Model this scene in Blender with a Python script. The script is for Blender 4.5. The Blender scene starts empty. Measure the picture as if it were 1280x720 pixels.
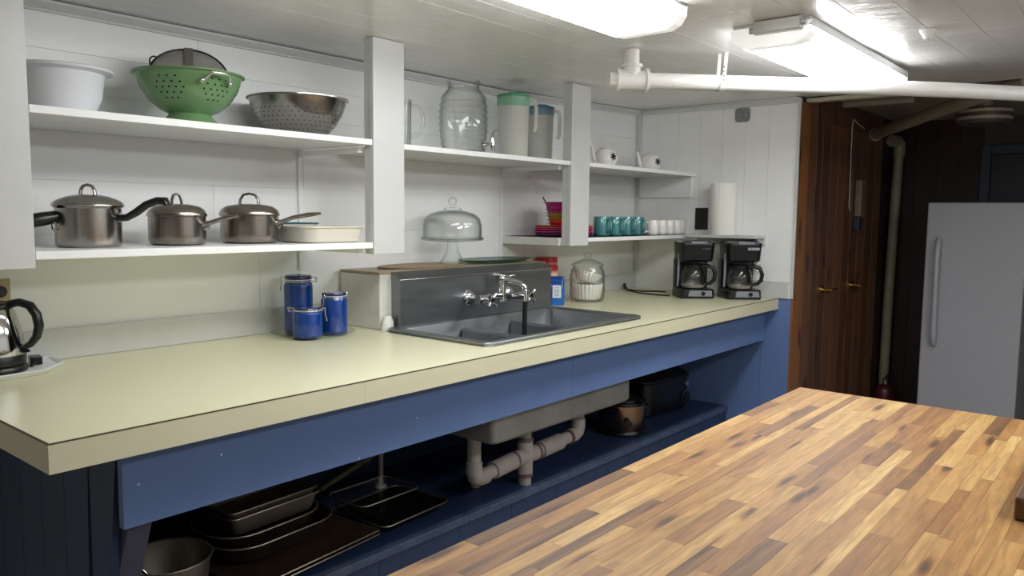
import bpy, bmesh, math, random
from mathutils import Vector, Matrix
random.seed(7)
PI = math.pi
sc = bpy.context.scene
col = sc.collection

# ------------------------------------------------------------------ camera
cam_d = bpy.data.cameras.new('camera'); cam = bpy.data.objects.new('camera', cam_d); col.objects.link(cam)
cam_d.sensor_width = 36.0; cam_d.lens = 979.566 / 1280 * 36.0; cam_d.clip_start = 0.02; cam_d.clip_end = 60
YAW, PITCH, ROLL = math.radians(50.366), math.radians(5.356), math.radians(0.5706)
_f = Vector((math.sin(YAW) * math.cos(PITCH), math.cos(YAW) * math.cos(PITCH), -math.sin(PITCH)))
_r = Vector((math.cos(YAW), -math.sin(YAW), 0)); _u = _r.cross(_f)
r_ = math.cos(ROLL) * _r + math.sin(ROLL) * _u; u_ = -math.sin(ROLL) * _r + math.cos(ROLL) * _u
m = Matrix((r_, u_, -_f)).transposed().to_4x4(); m.translation = (0, 0, 1.36)
cam.matrix_world = m
sc.camera = cam
# ------------------------------------------------------------------ world, exposure
w = bpy.data.worlds.new('world'); sc.world = w; w.use_nodes = True
w.node_tree.nodes['Background'].inputs[0].default_value = (0.5, 0.55, 0.6, 1)
w.node_tree.nodes['Background'].inputs[1].default_value = 0.02
sc.view_settings.view_transform = 'Standard'; sc.view_settings.look = 'None'
sc.view_settings.gamma = 1; sc.view_settings.use_curve_mapping = False
sc.view_settings.exposure = 0.65
sc.cycles.use_denoising = True
sc.cycles.max_bounces = 10; sc.cycles.transparent_max_bounces = 24
sc.cycles.diffuse_bounces = 8
sc.cycles.caustics_reflective = False; sc.cycles.caustics_refractive = False
LAMP_POWER = 11.0

# ------------------------------------------------------------------ helpers
def lin(c):
    if isinstance(c, str):
        c = [int(c[i:i + 2], 16) / 255 for i in (0, 2, 4)]
        c = [x / 12.92 if x <= 0.04045 else ((x + 0.055) / 1.055) ** 2.4 for x in c]
    return (c[0], c[1], c[2], 1)

def newmat(name):
    m = bpy.data.materials.new(name); m.use_nodes = True
    nt = m.node_tree
    return m, nt, nt.nodes['Principled BSDF']

def mat(name, c, rough=0.5, metal=0.0, var=0.0, vscale=6.0, bump=0.0, bscale=40.0, stretch=(1, 1, 1), coat=0.0, c2=None, rvar=0.0, spec=None):
    m, nt, b = newmat(name)
    b.inputs['Base Color'].default_value = lin(c); b.inputs['Roughness'].default_value = rough
    b.inputs['Metallic'].default_value = metal
    if coat: b.inputs['Coat Weight'].default_value = coat; b.inputs['Coat Roughness'].default_value = 0.1
    if spec is not None: b.inputs['Specular IOR Level'].default_value = spec
    if var or bump or c2 or rvar:
        tc = nt.nodes.new('ShaderNodeTexCoord'); mp = nt.nodes.new('ShaderNodeMapping')
        mp.inputs['Scale'].default_value = stretch
        nt.links.new(tc.outputs['Object'], mp.inputs[0])
    if var or c2:
        n = nt.nodes.new('ShaderNodeTexNoise'); n.inputs['Scale'].default_value = vscale; n.inputs['Detail'].default_value = 5
        nt.links.new(mp.outputs[0], n.inputs['Vector'])
        rp = nt.nodes.new('ShaderNodeValToRGB')
        a = lin(c); z = lin(c2) if c2 else tuple(x * (1 - var) for x in a[:3]) + (1,)
        rp.color_ramp.elements[0].color = z; rp.color_ramp.elements[1].color = a
        rp.color_ramp.elements[0].position = 0.32; rp.color_ramp.elements[1].position = 0.68
        nt.links.new(n.outputs[0], rp.inputs[0]); nt.links.new(rp.outputs[0], b.inputs['Base Color'])
    if rvar:
        n = nt.nodes.new('ShaderNodeTexNoise'); n.inputs['Scale'].default_value = vscale * 1.7
        nt.links.new(mp.outputs[0], n.inputs['Vector'])
        mr = nt.nodes.new('ShaderNodeMapRange'); mr.inputs[3].default_value = max(0.02, rough - rvar); mr.inputs[4].default_value = rough + rvar
        nt.links.new(n.outputs[0], mr.inputs[0]); nt.links.new(mr.outputs[0], b.inputs['Roughness'])
    if bump:
        n = nt.nodes.new('ShaderNodeTexNoise'); n.inputs['Scale'].default_value = bscale; n.inputs['Detail'].default_value = 4
        nt.links.new(mp.outputs[0], n.inputs['Vector'])
        bp = nt.nodes.new('ShaderNodeBump'); bp.inputs['Strength'].default_value = bump; bp.inputs['Distance'].default_value = 0.01
        nt.links.new(n.outputs[0], bp.inputs['Height']); nt.links.new(bp.outputs[0], b.inputs['Normal'])
    return m

def emis(name, c, s):
    m, nt, b = newmat(name)
    b.inputs['Base Color'].default_value = lin(c); b.inputs['Emission Color'].default_value = lin(c)
    b.inputs['Emission Strength'].default_value = s; b.inputs['Roughness'].default_value = 0.3
    return m

def glass(name, tint=(0.985, 0.99, 0.985), edge=(0.50, 0.55, 0.53), refl=0.75, rough=0.03, power=2.6):
    """thin clear glass: a see-through wall that darkens and mirrors towards its edges"""
    m, nt, b = newmat(name); nt.nodes.remove(b)
    out = nt.nodes['Material Output']; N = nt.nodes.new; L = nt.links.new
    lw = N('ShaderNodeLayerWeight'); lw.inputs[0].default_value = 0.5
    pw = N('ShaderNodeMath'); pw.operation = 'POWER'; pw.inputs[1].default_value = power; L(lw.outputs['Facing'], pw.inputs[0])
    mx = N('ShaderNodeMix'); mx.data_type = 'RGBA'
    mx.inputs[6].default_value = lin(tint); mx.inputs[7].default_value = lin(edge)
    L(pw.outputs[0], mx.inputs[0])
    tr = N('ShaderNodeBsdfTransparent'); L(mx.outputs[2], tr.inputs[0])
    gl = N('ShaderNodeBsdfGlossy'); gl.inputs['Roughness'].default_value = rough
    p2 = N('ShaderNodeMath'); p2.operation = 'POWER'; p2.inputs[1].default_value = 4.0; L(lw.outputs['Facing'], p2.inputs[0])
    mu = N('ShaderNodeMath'); mu.operation = 'MULTIPLY_ADD'; mu.inputs[1].default_value = refl; mu.inputs[2].default_value = 0.04; L(p2.outputs[0], mu.inputs[0])
    ms = N('ShaderNodeMixShader')
    L(mu.outputs[0], ms.inputs[0]); L(tr.outputs[0], ms.inputs[1]); L(gl.outputs[0], ms.inputs[2])
    L(ms.outputs[0], out.inputs[0])
    return m

def woodmat(name, ramp, axis=0, rough=0.35, grain=1.0, knots=True, coat=0.0, freq=(16.0, 1.6), spread=1.0, kfreq=(1.6, 5.0)):
    """per-object tone from the object's random number, with grain along `axis` and knots"""
    m, nt, b = newmat(name)
    N = nt.nodes.new; L = nt.links.new
    oi = N('ShaderNodeObjectInfo'); tc = N('ShaderNodeTexCoord')
    off = N('ShaderNodeVectorMath'); off.operation = 'SCALE'; off.inputs[0].default_value = (37.0, 53.0, 71.0); L(oi.outputs['Random'], off.inputs['Scale'])
    ad = N('ShaderNodeVectorMath'); ad.operation = 'ADD'; L(tc.outputs['Object'], ad.inputs[0]); L(off.outputs[0], ad.inputs[1])
    mp = N('ShaderNodeMapping'); s = [freq[0]] * 3; s[axis] = freq[1]; mp.inputs['Scale'].default_value = s; L(ad.outputs[0], mp.inputs[0])
    n1 = N('ShaderNodeTexNoise'); n1.inputs['Scale'].default_value = 3.0; n1.inputs['Detail'].default_value = 6; n1.inputs['Distortion'].default_value = 1.2; L(mp.outputs[0], n1.inputs['Vector'])
    n2 = N('ShaderNodeTexNoise'); n2.inputs['Scale'].default_value = 0.9; n2.inputs['Detail'].default_value = 3; n2.inputs['Distortion'].default_value = 0.8; L(mp.outputs[0], n2.inputs['Vector'])
    # tone = random + broad streaks
    ma = N('ShaderNodeMath'); ma.operation = 'MULTIPLY_ADD'; L(n2.outputs[0], ma.inputs[0]); ma.inputs[1].default_value = 0.75 * grain; sp_ = N('ShaderNodeMath'); sp_.operation = 'MULTIPLY_ADD'; L(oi.outputs['Random'], sp_.inputs[0]); sp_.inputs[1].default_value = spread; sp_.inputs[2].default_value = 0.5 - spread / 2; L(sp_.outputs[0], ma.inputs[2])
    sb = N('ShaderNodeMath'); sb.operation = 'SUBTRACT'; L(ma.outputs[0], sb.inputs[0]); sb.inputs[1].default_value = 0.375 * grain
    rp = N('ShaderNodeValToRGB'); e = rp.color_ramp.elements
    e[0].position, e[0].color = ramp[0][0], lin(ramp[0][1]); e[1].position, e[1].color = ramp[-1][0], lin(ramp[-1][1])
    for p, c in ramp[1:-1]:
        x = e.new(p); x.color = lin(c)
    L(sb.outputs[0], rp.inputs[0])
    mr = N('ShaderNodeMapRange'); mr.inputs[1].default_value = 0.3; mr.inputs[2].default_value = 0.7; mr.inputs[3].default_value = 1 - 0.38 * grain; mr.inputs[4].default_value = 1 + 0.12 * grain; L(n1.outputs[0], mr.inputs[0])
    mu = N('ShaderNodeVectorMath'); mu.operation = 'SCALE'; L(rp.outputs[0], mu.inputs[0]); L(mr.outputs[0], mu.inputs['Scale'])
    last = mu.outputs[0]
    if knots:
        sx = N('ShaderNodeSeparateXYZ'); L(ad.outputs[0], sx.inputs[0]); cm = N('ShaderNodeCombineXYZ')
        ka = N('ShaderNodeMath'); ka.operation = 'MULTIPLY'; L(sx.outputs[axis], ka.inputs[0]); ka.inputs[1].default_value = kfreq[0]; L(ka.outputs[0], cm.inputs[0])
        kb = N('ShaderNodeMath'); kb.operation = 'ADD'; L(sx.outputs[1], kb.inputs[0])
        if axis == 2: L(sx.outputs[0], kb.inputs[1])
        else: kb.inputs[1].default_value = 0
        kc = N('ShaderNodeMath'); kc.operation = 'MULTIPLY'; L(kb.outputs[0], kc.inputs[0]); kc.inputs[1].default_value = kfreq[1]; L(kc.outputs[0], cm.inputs[1])
        wv = N('ShaderNodeTexNoise'); wv.inputs['Scale'].default_value = 3.0; L(cm.outputs[0], wv.inputs['Vector'])
        wm = N('ShaderNodeVectorMath'); wm.operation = 'SCALE'; wm.inputs['Scale'].default_value = 0.18; L(wv.outputs['Color'], wm.inputs[0])
        wa = N('ShaderNodeVectorMath'); wa.operation = 'ADD'; L(cm.outputs[0], wa.inputs[0]); L(wm.outputs[0], wa.inputs[1])
        vo = N('ShaderNodeTexVoronoi'); vo.voronoi_dimensions = '2D'; vo.inputs['Scale'].default_value = 1.0; L(wa.outputs[0], vo.inputs['Vector'])
        kr = N('ShaderNodeValToRGB'); ke = kr.color_ramp.elements
        ke[0].position = 0.03; ke[0].color = (0.20, 0.15, 0.12, 1); ke[1].position = 0.19; ke[1].color = (1, 1, 1, 1)
        x = ke.new(0.08); x.color = (0.50, 0.38, 0.30, 1); x = ke.new(0.11); x.color = (0.86, 0.78, 0.70, 1); L(vo.outputs['Distance'], kr.inputs[0])
        m2 = N('ShaderNodeVectorMath'); m2.operation = 'MULTIPLY'; L(last, m2.inputs[0]); L(kr.outputs[0], m2.inputs[1]); last = m2.outputs[0]
    L(last, b.inputs['Base Color'])
    b.inputs['Roughness'].default_value = rough
    if coat: b.inputs['Coat Weight'].default_value = coat
    return m

class M:
    """collects shapes; build() links them as ONE mesh object"""
    def __init__(s): s.v = []; s.f = []
    def quadbox(s, p):
        b = len(s.v); s.v += [tuple(q) for q in p]
        s.f += [(b, b + 3, b + 2, b + 1), (b + 4, b + 5, b + 6, b + 7), (b, b + 1, b + 5, b + 4), (b + 1, b + 2, b + 6, b + 5), (b + 2, b + 3, b + 7, b + 6), (b + 3, b, b + 4, b + 7)]
        return s
    def box(s, x0, x1, y0, y1, z0, z1):
        return s.quadbox([(x0, y0, z0), (x1, y0, z0), (x1, y1, z0), (x0, y1, z0), (x0, y0, z1), (x1, y0, z1), (x1, y1, z1), (x0, y1, z1)])
    def loft(s, rings, cap0=False, cap1=False, closed=True):
        b = len(s.v); n = len(rings[0])
        for r in rings: s.v += [tuple(p) for p in r]
        for i in range(len(rings) - 1):
            for j in range(n if closed else n - 1):
                k = (j + 1) % n
                s.f.append((b + i * n + j, b + i * n + k, b + (i + 1) * n + k, b + (i + 1) * n + j))
        if cap0: s.f.append(tuple(b + j for j in range(n - 1, -1, -1)))
        if cap1: s.f.append(tuple(b + (len(rings) - 1) * n + j for j in range(n)))
        return s
    def lathe(s, prof, n=40, c=(0, 0, 0), rip=None):
        rings = []; 
        for r, z in prof:
            ring = []
            for j in range(n):
                a = 2 * PI * j / n; rr = max(r, 1e-4) * (rip(a, z) if rip else 1)
                ring.append((c[0] + rr * math.cos(a), c[1] + rr * math.sin(a), c[2] + z))
            rings.append(ring)
        return s.loft(rings, cap0=prof[0][0] > 0.001 and False, cap1=False)
    def disc(s, r, z, n=40, c=(0, 0, 0), up=True):
        b = len(s.v); s.v += [(c[0] + r * math.cos(2 * PI * j / n), c[1] + r * math.sin(2 * PI * j / n), c[2] + z) for j in range(n)]
        s.f.append(tuple(range(b, b + n)) if up else tuple(range(b + n - 1, b - 1, -1))); return s
    def tube(s, pts, r, n=10, caps=True, flat=1.0):
        P = [Vector(p) for p in pts]; k = len(P); R = r if isinstance(r, (list, tuple)) else [r] * k
        T = [(P[min(i + 1, k - 1)] - P[max(i - 1, 0)]).normalized() for i in range(k)]
        up = Vector((0, 0, 1)) if abs(T[0].z) < 0.9 else Vector((1, 0, 0))
        N = (up - T[0] * up.dot(T[0])).normalized(); rings = []
        for i in range(k):
            N = (N - T[i] * N.dot(T[i])).normalized(); B = T[i].cross(N)
            rings.append([P[i] + R[i] * (math.cos(2 * PI * j / n) * N + flat * math.sin(2 * PI * j / n) * B) for j in range(n)])
        return s.loft(rings, caps, caps)
    def cyl(s, p0, p1, r, n=20, r1=None):
        return s.tube([p0, p1], [r, r if r1 is None else r1], n)
    def prism(s, poly, fn, a, b):
        """poly: 2-D outline; fn(u,v,t)->xyz; extruded t from a to b"""
        return s.loft([[fn(u, v, a) for u, v in poly], [fn(u, v, b) for u, v in poly]], True, True)
    def ball(s, c, r, n=16, m=10, sz=1.0):
        return s.loft([[(c[0] + r * math.sin(PI * max(0.004, i / m) if i < m else PI * 0.996) * math.cos(2 * PI * j / n), c[1] + r * math.sin(PI * max(0.004, i / m) if i < m else PI * 0.996) * math.sin(2 * PI * j / n), c[2] - sz * r * math.cos(PI * i / m)) for j in range(n)] for i in range(m + 1)], True, True)
    def xf(s, mx, start=0):
        s.v[start:] = [tuple(mx @ Vector(p)) for p in s.v[start:]]; return s
    def build(s, name, material, parent=None, smooth=None, bevel=0, seg=2, recalc=True):
        me = bpy.data.meshes.new(name); me.from_pydata(s.v, [], s.f); me.update()
        if recalc or bevel:
            bm = bmesh.new(); bm.from_mesh(me)
            if recalc: bmesh.ops.recalc_face_normals(bm, faces=bm.faces)
            if bevel:
                ed = [e for e in bm.edges if len(e.link_faces) == 2 and e.calc_face_angle(0) > 0.6]
                bmesh.ops.bevel(bm, geom=ed, offset=bevel, segments=seg, affect='EDGES', profile=0.5, clamp_overlap=True)
            bm.to_mesh(me); bm.free()
        if smooth:
            for p in me.polygons: p.use_smooth = True
            me.set_sharp_from_angle(angle=math.radians(smooth))
        me.materials.append(material)
        o = bpy.data.objects.new(name, me); col.objects.link(o)
        if parent: o.parent = parent
        return o

def rrect(cx, cy, z, w, d, r, n=5, rot=0.0):
    pts = []
    r = min(r, w / 2 - 1e-4, d / 2 - 1e-4)
    for sx, sy, a0 in ((1, 1, 0), (-1, 1, PI / 2), (-1, -1, PI), (1, -1, 3 * PI / 2)):
        for i in range(n + 1):
            a = a0 + PI / 2 * i / n
            x = sx * (w / 2 - r) + r * math.cos(a); y = sy * (d / 2 - r) + r * math.sin(a)
            pts.append((cx + x * math.cos(rot) - y * math.sin(rot), cy + x * math.sin(rot) + y * math.cos(rot), z))
    return pts
def oval(cx, cy, z, a, b, n=40):
    return [(cx + a * math.cos(2 * PI * j / n), cy + b * math.sin(2 * PI * j / n), z) for j in range(n)]
def tag(o, label, cat, group=None, kind=None):
    o['label'] = label; o['category'] = cat
    if group: o['group'] = group
    if kind: o['kind'] = kind
    return o
def thing(name, label, cat, loc=(0, 0, 0), rz=0.0, group=None):
    o = bpy.data.objects.new(name, None); col.objects.link(o); o.location = loc; o.rotation_euler = (0, 0, rz)
    o.empty_display_size = 0.05
    return tag(o, label, cat, group)
def struct(o, label=None):
    o['kind'] = 'structure'
    if label: o['label'] = label
    return o
def empty_struct(name):
    o = bpy.data.objects.new(name, None); col.objects.link(o); return struct(o)
def arc(c, r, a0, a1, n, plane='xz', ry=None):
    out = []
    for i in range(n + 1):
        a = a0 + (a1 - a0) * i / n; u, v = r * math.cos(a), (ry or r) * math.sin(a)
        out.append((c[0] + u, c[1], c[2] + v) if plane == 'xz' else ((c[0], c[1] + u, c[2] + v) if plane == 'yz' else (c[0] + u, c[1] + v, c[2])))
    return out
def copy_tree(o, parent=None):
    c = o.copy(); col.objects.link(c); c.parent = parent
    for ch in o.children: copy_tree(ch, c)
    return c
def text(body, size, material, name, parent, mx, extrude=0.0006):
    cu = bpy.data.curves.new(name, 'FONT'); cu.body = body; cu.size = size; cu.align_x = 'CENTER'; cu.align_y = 'CENTER'; cu.extrude = extrude; cu.resolution_u = 3
    t = bpy.data.objects.new('tmp', cu); col.objects.link(t)
    me = bpy.data.meshes.new_from_object(t.evaluated_get(bpy.context.evaluated_depsgraph_get())); me.name = name
    bpy.data.objects.remove(t); bpy.data.curves.remove(cu)
    me.transform(mx); me.materials.clear(); me.materials.append(material)
    o = bpy.data.objects.new(name, me); col.objects.link(o); o.parent = parent
    return o

# ------------------------------------------------------------------ materials
white_paint = mat('white_paint', 'f0f1f1', 0.38, var=0.03, vscale=5, bump=0.10, bscale=14)
white_trim = mat('white_trim', 'cdcecd', 0.33, var=0.04, vscale=9, bump=0.08, bscale=25)
ceil_paint = mat('ceiling_gloss_paint', 'efeeec', 0.24, var=0.05, vscale=4, bump=0.22, bscale=18)
worn_paint = mat('worn_white_paint', 'dadad2', 0.4, var=0.06, vscale=20, bump=0.12, bscale=60)
plain_wall = mat('plain_wall_paint', 'e0e0dc', 0.6)
groove = mat('joint_shadow_filler', '4a4946', 0.9)
floor_mat = mat('floor_vinyl', '857d70', 0.5, var=0.2, vscale=9)
laminate = mat('yellow_laminate', 'd8d6b6', 0.30)
lam_edge = mat('cream_edge_band', 'd8d2b4', 0.35, var=0.05, vscale=5)
lam_line = mat('dark_laminate_line', '4f4630', 0.6)
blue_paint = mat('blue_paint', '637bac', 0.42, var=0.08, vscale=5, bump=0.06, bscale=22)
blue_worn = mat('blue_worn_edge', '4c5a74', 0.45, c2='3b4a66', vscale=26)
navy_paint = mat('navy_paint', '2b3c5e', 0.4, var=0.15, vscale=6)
pine = woodmat('dark_pine', [(0.0, '583a2b'), (0.45, '6a4632'), (1.0, '7c543c')], axis=2, rough=0.42, grain=0.8)
pine_light = woodmat('orange_pine', [(0.0, '84512c'), (1.0, '946034')], axis=2, rough=0.42, grain=0.7)
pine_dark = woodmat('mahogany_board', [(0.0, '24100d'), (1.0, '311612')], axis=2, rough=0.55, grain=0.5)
staves = woodmat('acacia_staves', [(0.0, '51371f'), (0.16, '7a5431'), (0.32, '996b3a'), (0.55, 'b1854b'), (0.8, 'c39b5e'), (1.0, 'dab97e')], axis=0, rough=0.5, grain=0.9, freq=(34.0, 3.2), spread=0.72, kfreq=(2.4, 13.0))
darkwood = woodmat('walnut_board', [(0.0, '5a4030'), (1.0, '6b4c38')], axis=0, rough=0.45, grain=0.7)
bamboo = mat('brown_woven_mat', 'a08a70', 0.6, var=0.3, vscale=40, stretch=(1, 8, 1))
steel = mat('brushed_steel', 'a6a8aa', 0.33, 1.0, var=0.1, vscale=8, stretch=(0.6, 6, 6), rvar=0.06)
sink_steel = mat('dull_sink_steel', '8f9295', 0.40, 0.97, var=0.10, vscale=7, stretch=(0.5, 4, 4), rvar=0.07)
shell_steel = mat('grey_sink_underside', 'a9a6a2', 0.5, 0.5, var=0.2, vscale=8)
pot_steel = mat('pot_steel', 'b3aea8', 0.2, 1.0, var=0.12, vscale=7)
old_steel = mat('stained_pot_steel', 'a5a19b', 0.25, 1.0, c2='857a70', vscale=14)
chrome = mat('chrome', 'd8dadc', 0.08, 1.0)
pan_metal = mat('dark_pan_metal', '5f564c', 0.4, 0.85, var=0.3, vscale=12)
alu = mat('dull_aluminium', '8f877b', 0.42, 0.8, var=0.2, vscale=10)
black_pl = mat('black_plastic', '0d0e11', 0.3)
black_soft = mat('black_rubber', '101112', 0.55)
grey_panel = mat('grey_control_panel', '7b8088', 0.4)
cobalt = mat('cobalt_glass', '1448a0', 0.06, coat=0.5); cobalt.node_tree.nodes['Principled BSDF'].inputs['Transmission Weight'].default_value = 0.35
cobalt_lid = mat('cobalt_lid', '0a1c50', 0.08, coat=0.5)
clear = glass('clear_glass')
clear2 = glass('ribbed_glass', edge=(0.42, 0.47, 0.45))
plate_glass = glass('plate_glass', edge=(0.86, 0.9, 0.88), refl=0.35)
smoke = glass('carafe_glass', tint=(0.92, 0.92, 0.92), edge=(0.5, 0.5, 0.5))
green_glass = glass('green_glass', tint=(0.55, 0.72, 0.64), edge=(0.1, 0.22, 0.17))
frost = mat('frosted_plastic', 'e2e2da', 0.35, var=0.04); frost.node_tree.nodes['Principled BSDF'].inputs['Alpha'].default_value = 0.5
def translucent(m, a): m.node_tree.nodes['Principled BSDF'].inputs['Alpha'].default_value = a; return m
green_band = translucent(mat('pale_green_plastic', '8fc4a6', .3), .75); blue_band = translucent(mat('pale_blue_plastic', '86a3b8', .3), .75)
green_lid = mat('green_lid_plastic', '3f9a66', 0.3)
blue_lid = mat('blue_lid_plastic', '44788f', 0.3)
enamel_green = mat('green_enamel', '6c9163', 0.22, var=0.06, coat=0.3)
hole_mat = mat('hole_dark', '11160f', 0.8)
hole_grey = mat('hole_grey', '2b2c2d', 0.8)
white_pl = mat('white_plastic', 'dfe1e6', 0.35)
white_cer = mat('white_ceramic', 'ece9e4', 0.15, coat=0.4)
teal_cer = mat('teal_ceramic', '4f8f92', 0.14, coat=0.5)
cream_enamel = mat('cream_enamel', 'd8d3c6', 0.3)
teal_rim = mat('teal_rim', '1f5f70', 0.3)
magenta = mat('magenta_plastic', 'a3176a', 0.35)
orange_pl = mat('orange_plastic', 'd0562a', 0.35)
olive_pl = mat('olive_plastic', '93762c', 0.35)
red_pl = mat('red_plastic', 'b3222c', 0.35)
plum = mat('plum_plastic', '5a1650', 0.35)
paper = mat('paper_white', 'efede8', 0.85, bump=0.15, bscale=60)
peach = mat('peach_label', 'e3b79c', 0.5)
pinkcan = mat('pink_translucent_plastic', 'd08a80', 0.4)
bag_blue = mat('bag_blue_film', '1d6fc0', 0.25, c2='174fa0', vscale=9, bump=0.15, bscale=12)
bag_dark = mat('bag_navy_film', '123c8c', 0.3)
bag_white = mat('bag_white_print', 'e8eef2', 0.4)
logo_white = mat('logo_white', 'd9d9d9', 0.4)
brass = mat('brass', 'd9b35a', 0.2, 1.0)
pvc = mat('grey_pvc', 'b3a9a4', 0.4, var=0.12, vscale=14)
pvc_dark = mat('pvc_primer_band', '6f5358', 0.5)
pipe_paint = mat('white_painted_iron', 'e4e2de', 0.3, var=0.06, vscale=12, bump=0.1, bscale=30)
dull_pipe = mat('dull_beige_pipe', '9a8f7c', 0.5, var=0.2, vscale=9)
freezer = mat('freezer_enamel', 'b2b4bc', 0.4, bump=0.03, bscale=200)
beige_pl = mat('beige_outlet_plastic', 'b5a67c', 0.4)
copper = mat('copper_steel', 'b39078', 0.22, 1.0)
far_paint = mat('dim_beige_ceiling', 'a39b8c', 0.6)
speckle = mat('grey_speckled_cover', '9a9c9b', 0.5, c2='5f6262', vscale=120)
end_cap = mat('lamp_grey_metal', 'bdbdb9', 0.4, 0.2)
lens1 = emis('lamp_lens_lit', (0.975, 0.99, 1.0), LAMP_POWER)
lens_end = emis('lamp_lens_end', (0.985, 1.0, 0.97), 0.3)
lens2 = emis('lamp_tube_lit', (0.975, 0.99, 1.0), LAMP_POWER)

# ------------------------------------------------------------------ room shell
def ceil_z(x): return 1.970 + 0.031 * max(0.0, x - 3.0)
YB, XE = 2.56, 4.30            # back wall, end wall

fl = struct(M().box(-1.3, 6.4, -1.7, 2.7, -0.1, 0.0).build('floor', floor_mat))
# ceiling: backing + tongue-and-groove boards along X, with butt joints
cl = M()
cl.quadbox([(-1.3, -1.7, ceil_z(0) + .03), (3.0, -1.7, ceil_z(3) + .03), (3.0, 2.7, ceil_z(3) + .03), (-1.3, 2.7, ceil_z(0) + .03), (-1.3, -1.7, 2.12), (3.0, -1.7, 2.12), (3.0, 2.7, 2.12), (-1.3, 2.7, 2.12)])
cl.quadbox([(3.0, -1.7, ceil_z(3) + .03), (4.36, -1.7, ceil_z(4.36) + .03), (4.36, 2.7, ceil_z(4.36) + .03), (3.0, 2.7, ceil_z(3) + .03), (3.0, -1.7, 2.12), (4.36, -1.7, 2.12), (4.36, 2.7, 2.12), (3.0, 2.7, 2.12)])
ceiling = struct(cl.build('ceiling', ceil_paint))
y = 0.63 - 0.1325 * 18
k = 0
while y < YB - 0.01:
    y1 = min(y + 0.1325, YB)
    joint = {18: 2.813, 17: 2.813}.get(k, random.uniform(0.4, 3.6))
    for xa, xb in ((-1.3, joint), (joint, 4.34)):
        mb = M(); st = sorted(set([xa, xb] + ([3.0] if xa < 3.0 < xb else [])))
        dz = random.uniform(0, 0.0006)
        g = 0.0003; c = 0.0009
        rings = []
        for i, x in enumerate(st):
            xx = x + (0.0012 if i == 0 else (-0.0012 if i == len(st) - 1 else 0))
            z = ceil_z(x) + dz
            rings.append([(xx, y + g, z + .03), (xx, y + g, z + c), (xx, y + g + c, z), (xx, y1 - g - c, z), (xx, y1 - g, z + c), (xx, y1 - g, z + .03)])
        mb.loft(rings, True, True)
        mb.build('plank', ceil_paint, ceiling)
    y += 0.1325; k += 1

# back wall: backing + horizontal boards
wb = struct(M().box(-1.3, 4.4, YB + 0.006, 2.7, 0, 2.05).build('wall_back', white_paint))
zs = [0.0, 0.25, 0.5, 0.70, 0.91, 1.287, 1.45, 1.62, 1.713, 1.832, 2.03]
for i in range(len(zs) - 1):
    xa = -1.3
    cuts = [random.uniform(0.9, 2.4), random.uniform(2.6, 3.6)] if i > 3 else []
    for xb in cuts + [4.30]:
        g = 0.0022 if (zs[i + 1] == 1.832 and xa < 0) else 0.0004
        M().box(xa + .0006, xb - .0006, YB - random.uniform(0, 0.0007), YB + 0.008, zs[i] + 0.0003, zs[i + 1] - g).build('board', white_paint, wb)
        xa = xb
# crown moulding and counter upstand on the back wall
cr = M().prism([(0, 0), (-0.030, 0), (-0.030, -0.006), (-0.012, -0.024), (-0.012, -0.03), (0, -0.03)], lambda u, v, t: (t, YB - .001 + u, ceil_z(t) + v - .005), -0.5, 3.0).build('trim_1', white_trim); struct(cr)
cr2 = M().prism([(0, 0), (-0.030, 0), (-0.030, -0.006), (-0.012, -0.024), (-0.012, -0.03), (0, -0.03)], lambda u, v, t: (t, YB - .001 + u, ceil_z(t) + v - .002), 3.0, 4.298).build('trim_2', white_trim); struct(cr2)
up = M().box(-0.2, 1.985, YB - 0.016, YB - 0.002, 0.9105, 1.004).build('trim_3', white_trim, bevel=.002); struct(up)
up = M().box(3.035, 4.298, YB - 0.016, YB - 0.002, 0.9105, 1.004).build('trim_4', white_trim, bevel=.002); struct(up)

# end wall: backing, vertical painted boards above the counter, blue boards below
we = struct(M().box(XE + 0.006, 4.40, 1.575, 2.56, 0, 2.03).build('wall_end', plain_wall))
ys = [1.56, 1.72, 1.856, 1.996, 2.132, 2.273, 2.41, 2.5595]
for i in range(len(ys) - 1):
    M().box(XE - random.uniform(0, .0015), XE + 0.012, ys[i] + (0 if i == 0 else .0007), ys[i + 1] - .0007, 0.91, 2.005).build('board', white_paint, we)
    M().box(XE - random.uniform(0, .001), XE + 0.012, ys[i] + (0 if i == 0 else .0007), ys[i + 1] - .0007, 0.0, 0.909).build('blue_board', blue_paint, we)
struct(M().box(XE - 0.016, XE - .002, 2.528, 2.558, 1.02, 2.0).build('trim_5', white_trim, bevel=.002))          # corner strip
struct(M().box(XE - 0.016, XE - .002, 1.565, 2.52, 1.9755, 2.0).build('trim_6', white_trim, bevel=.003))
struct(M().box(XE - 0.014, XE - .002, 1.575, 1.80, 0.9105, 1.004).build('trim_7', white_trim, bevel=.002))
struct(M().box(XE - 0.012, XE + .014, 1.548, 1.5595, 0.912, 2.0).build('trim_8', white_trim, bevel=.001))          # end-wall corner bead

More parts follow.
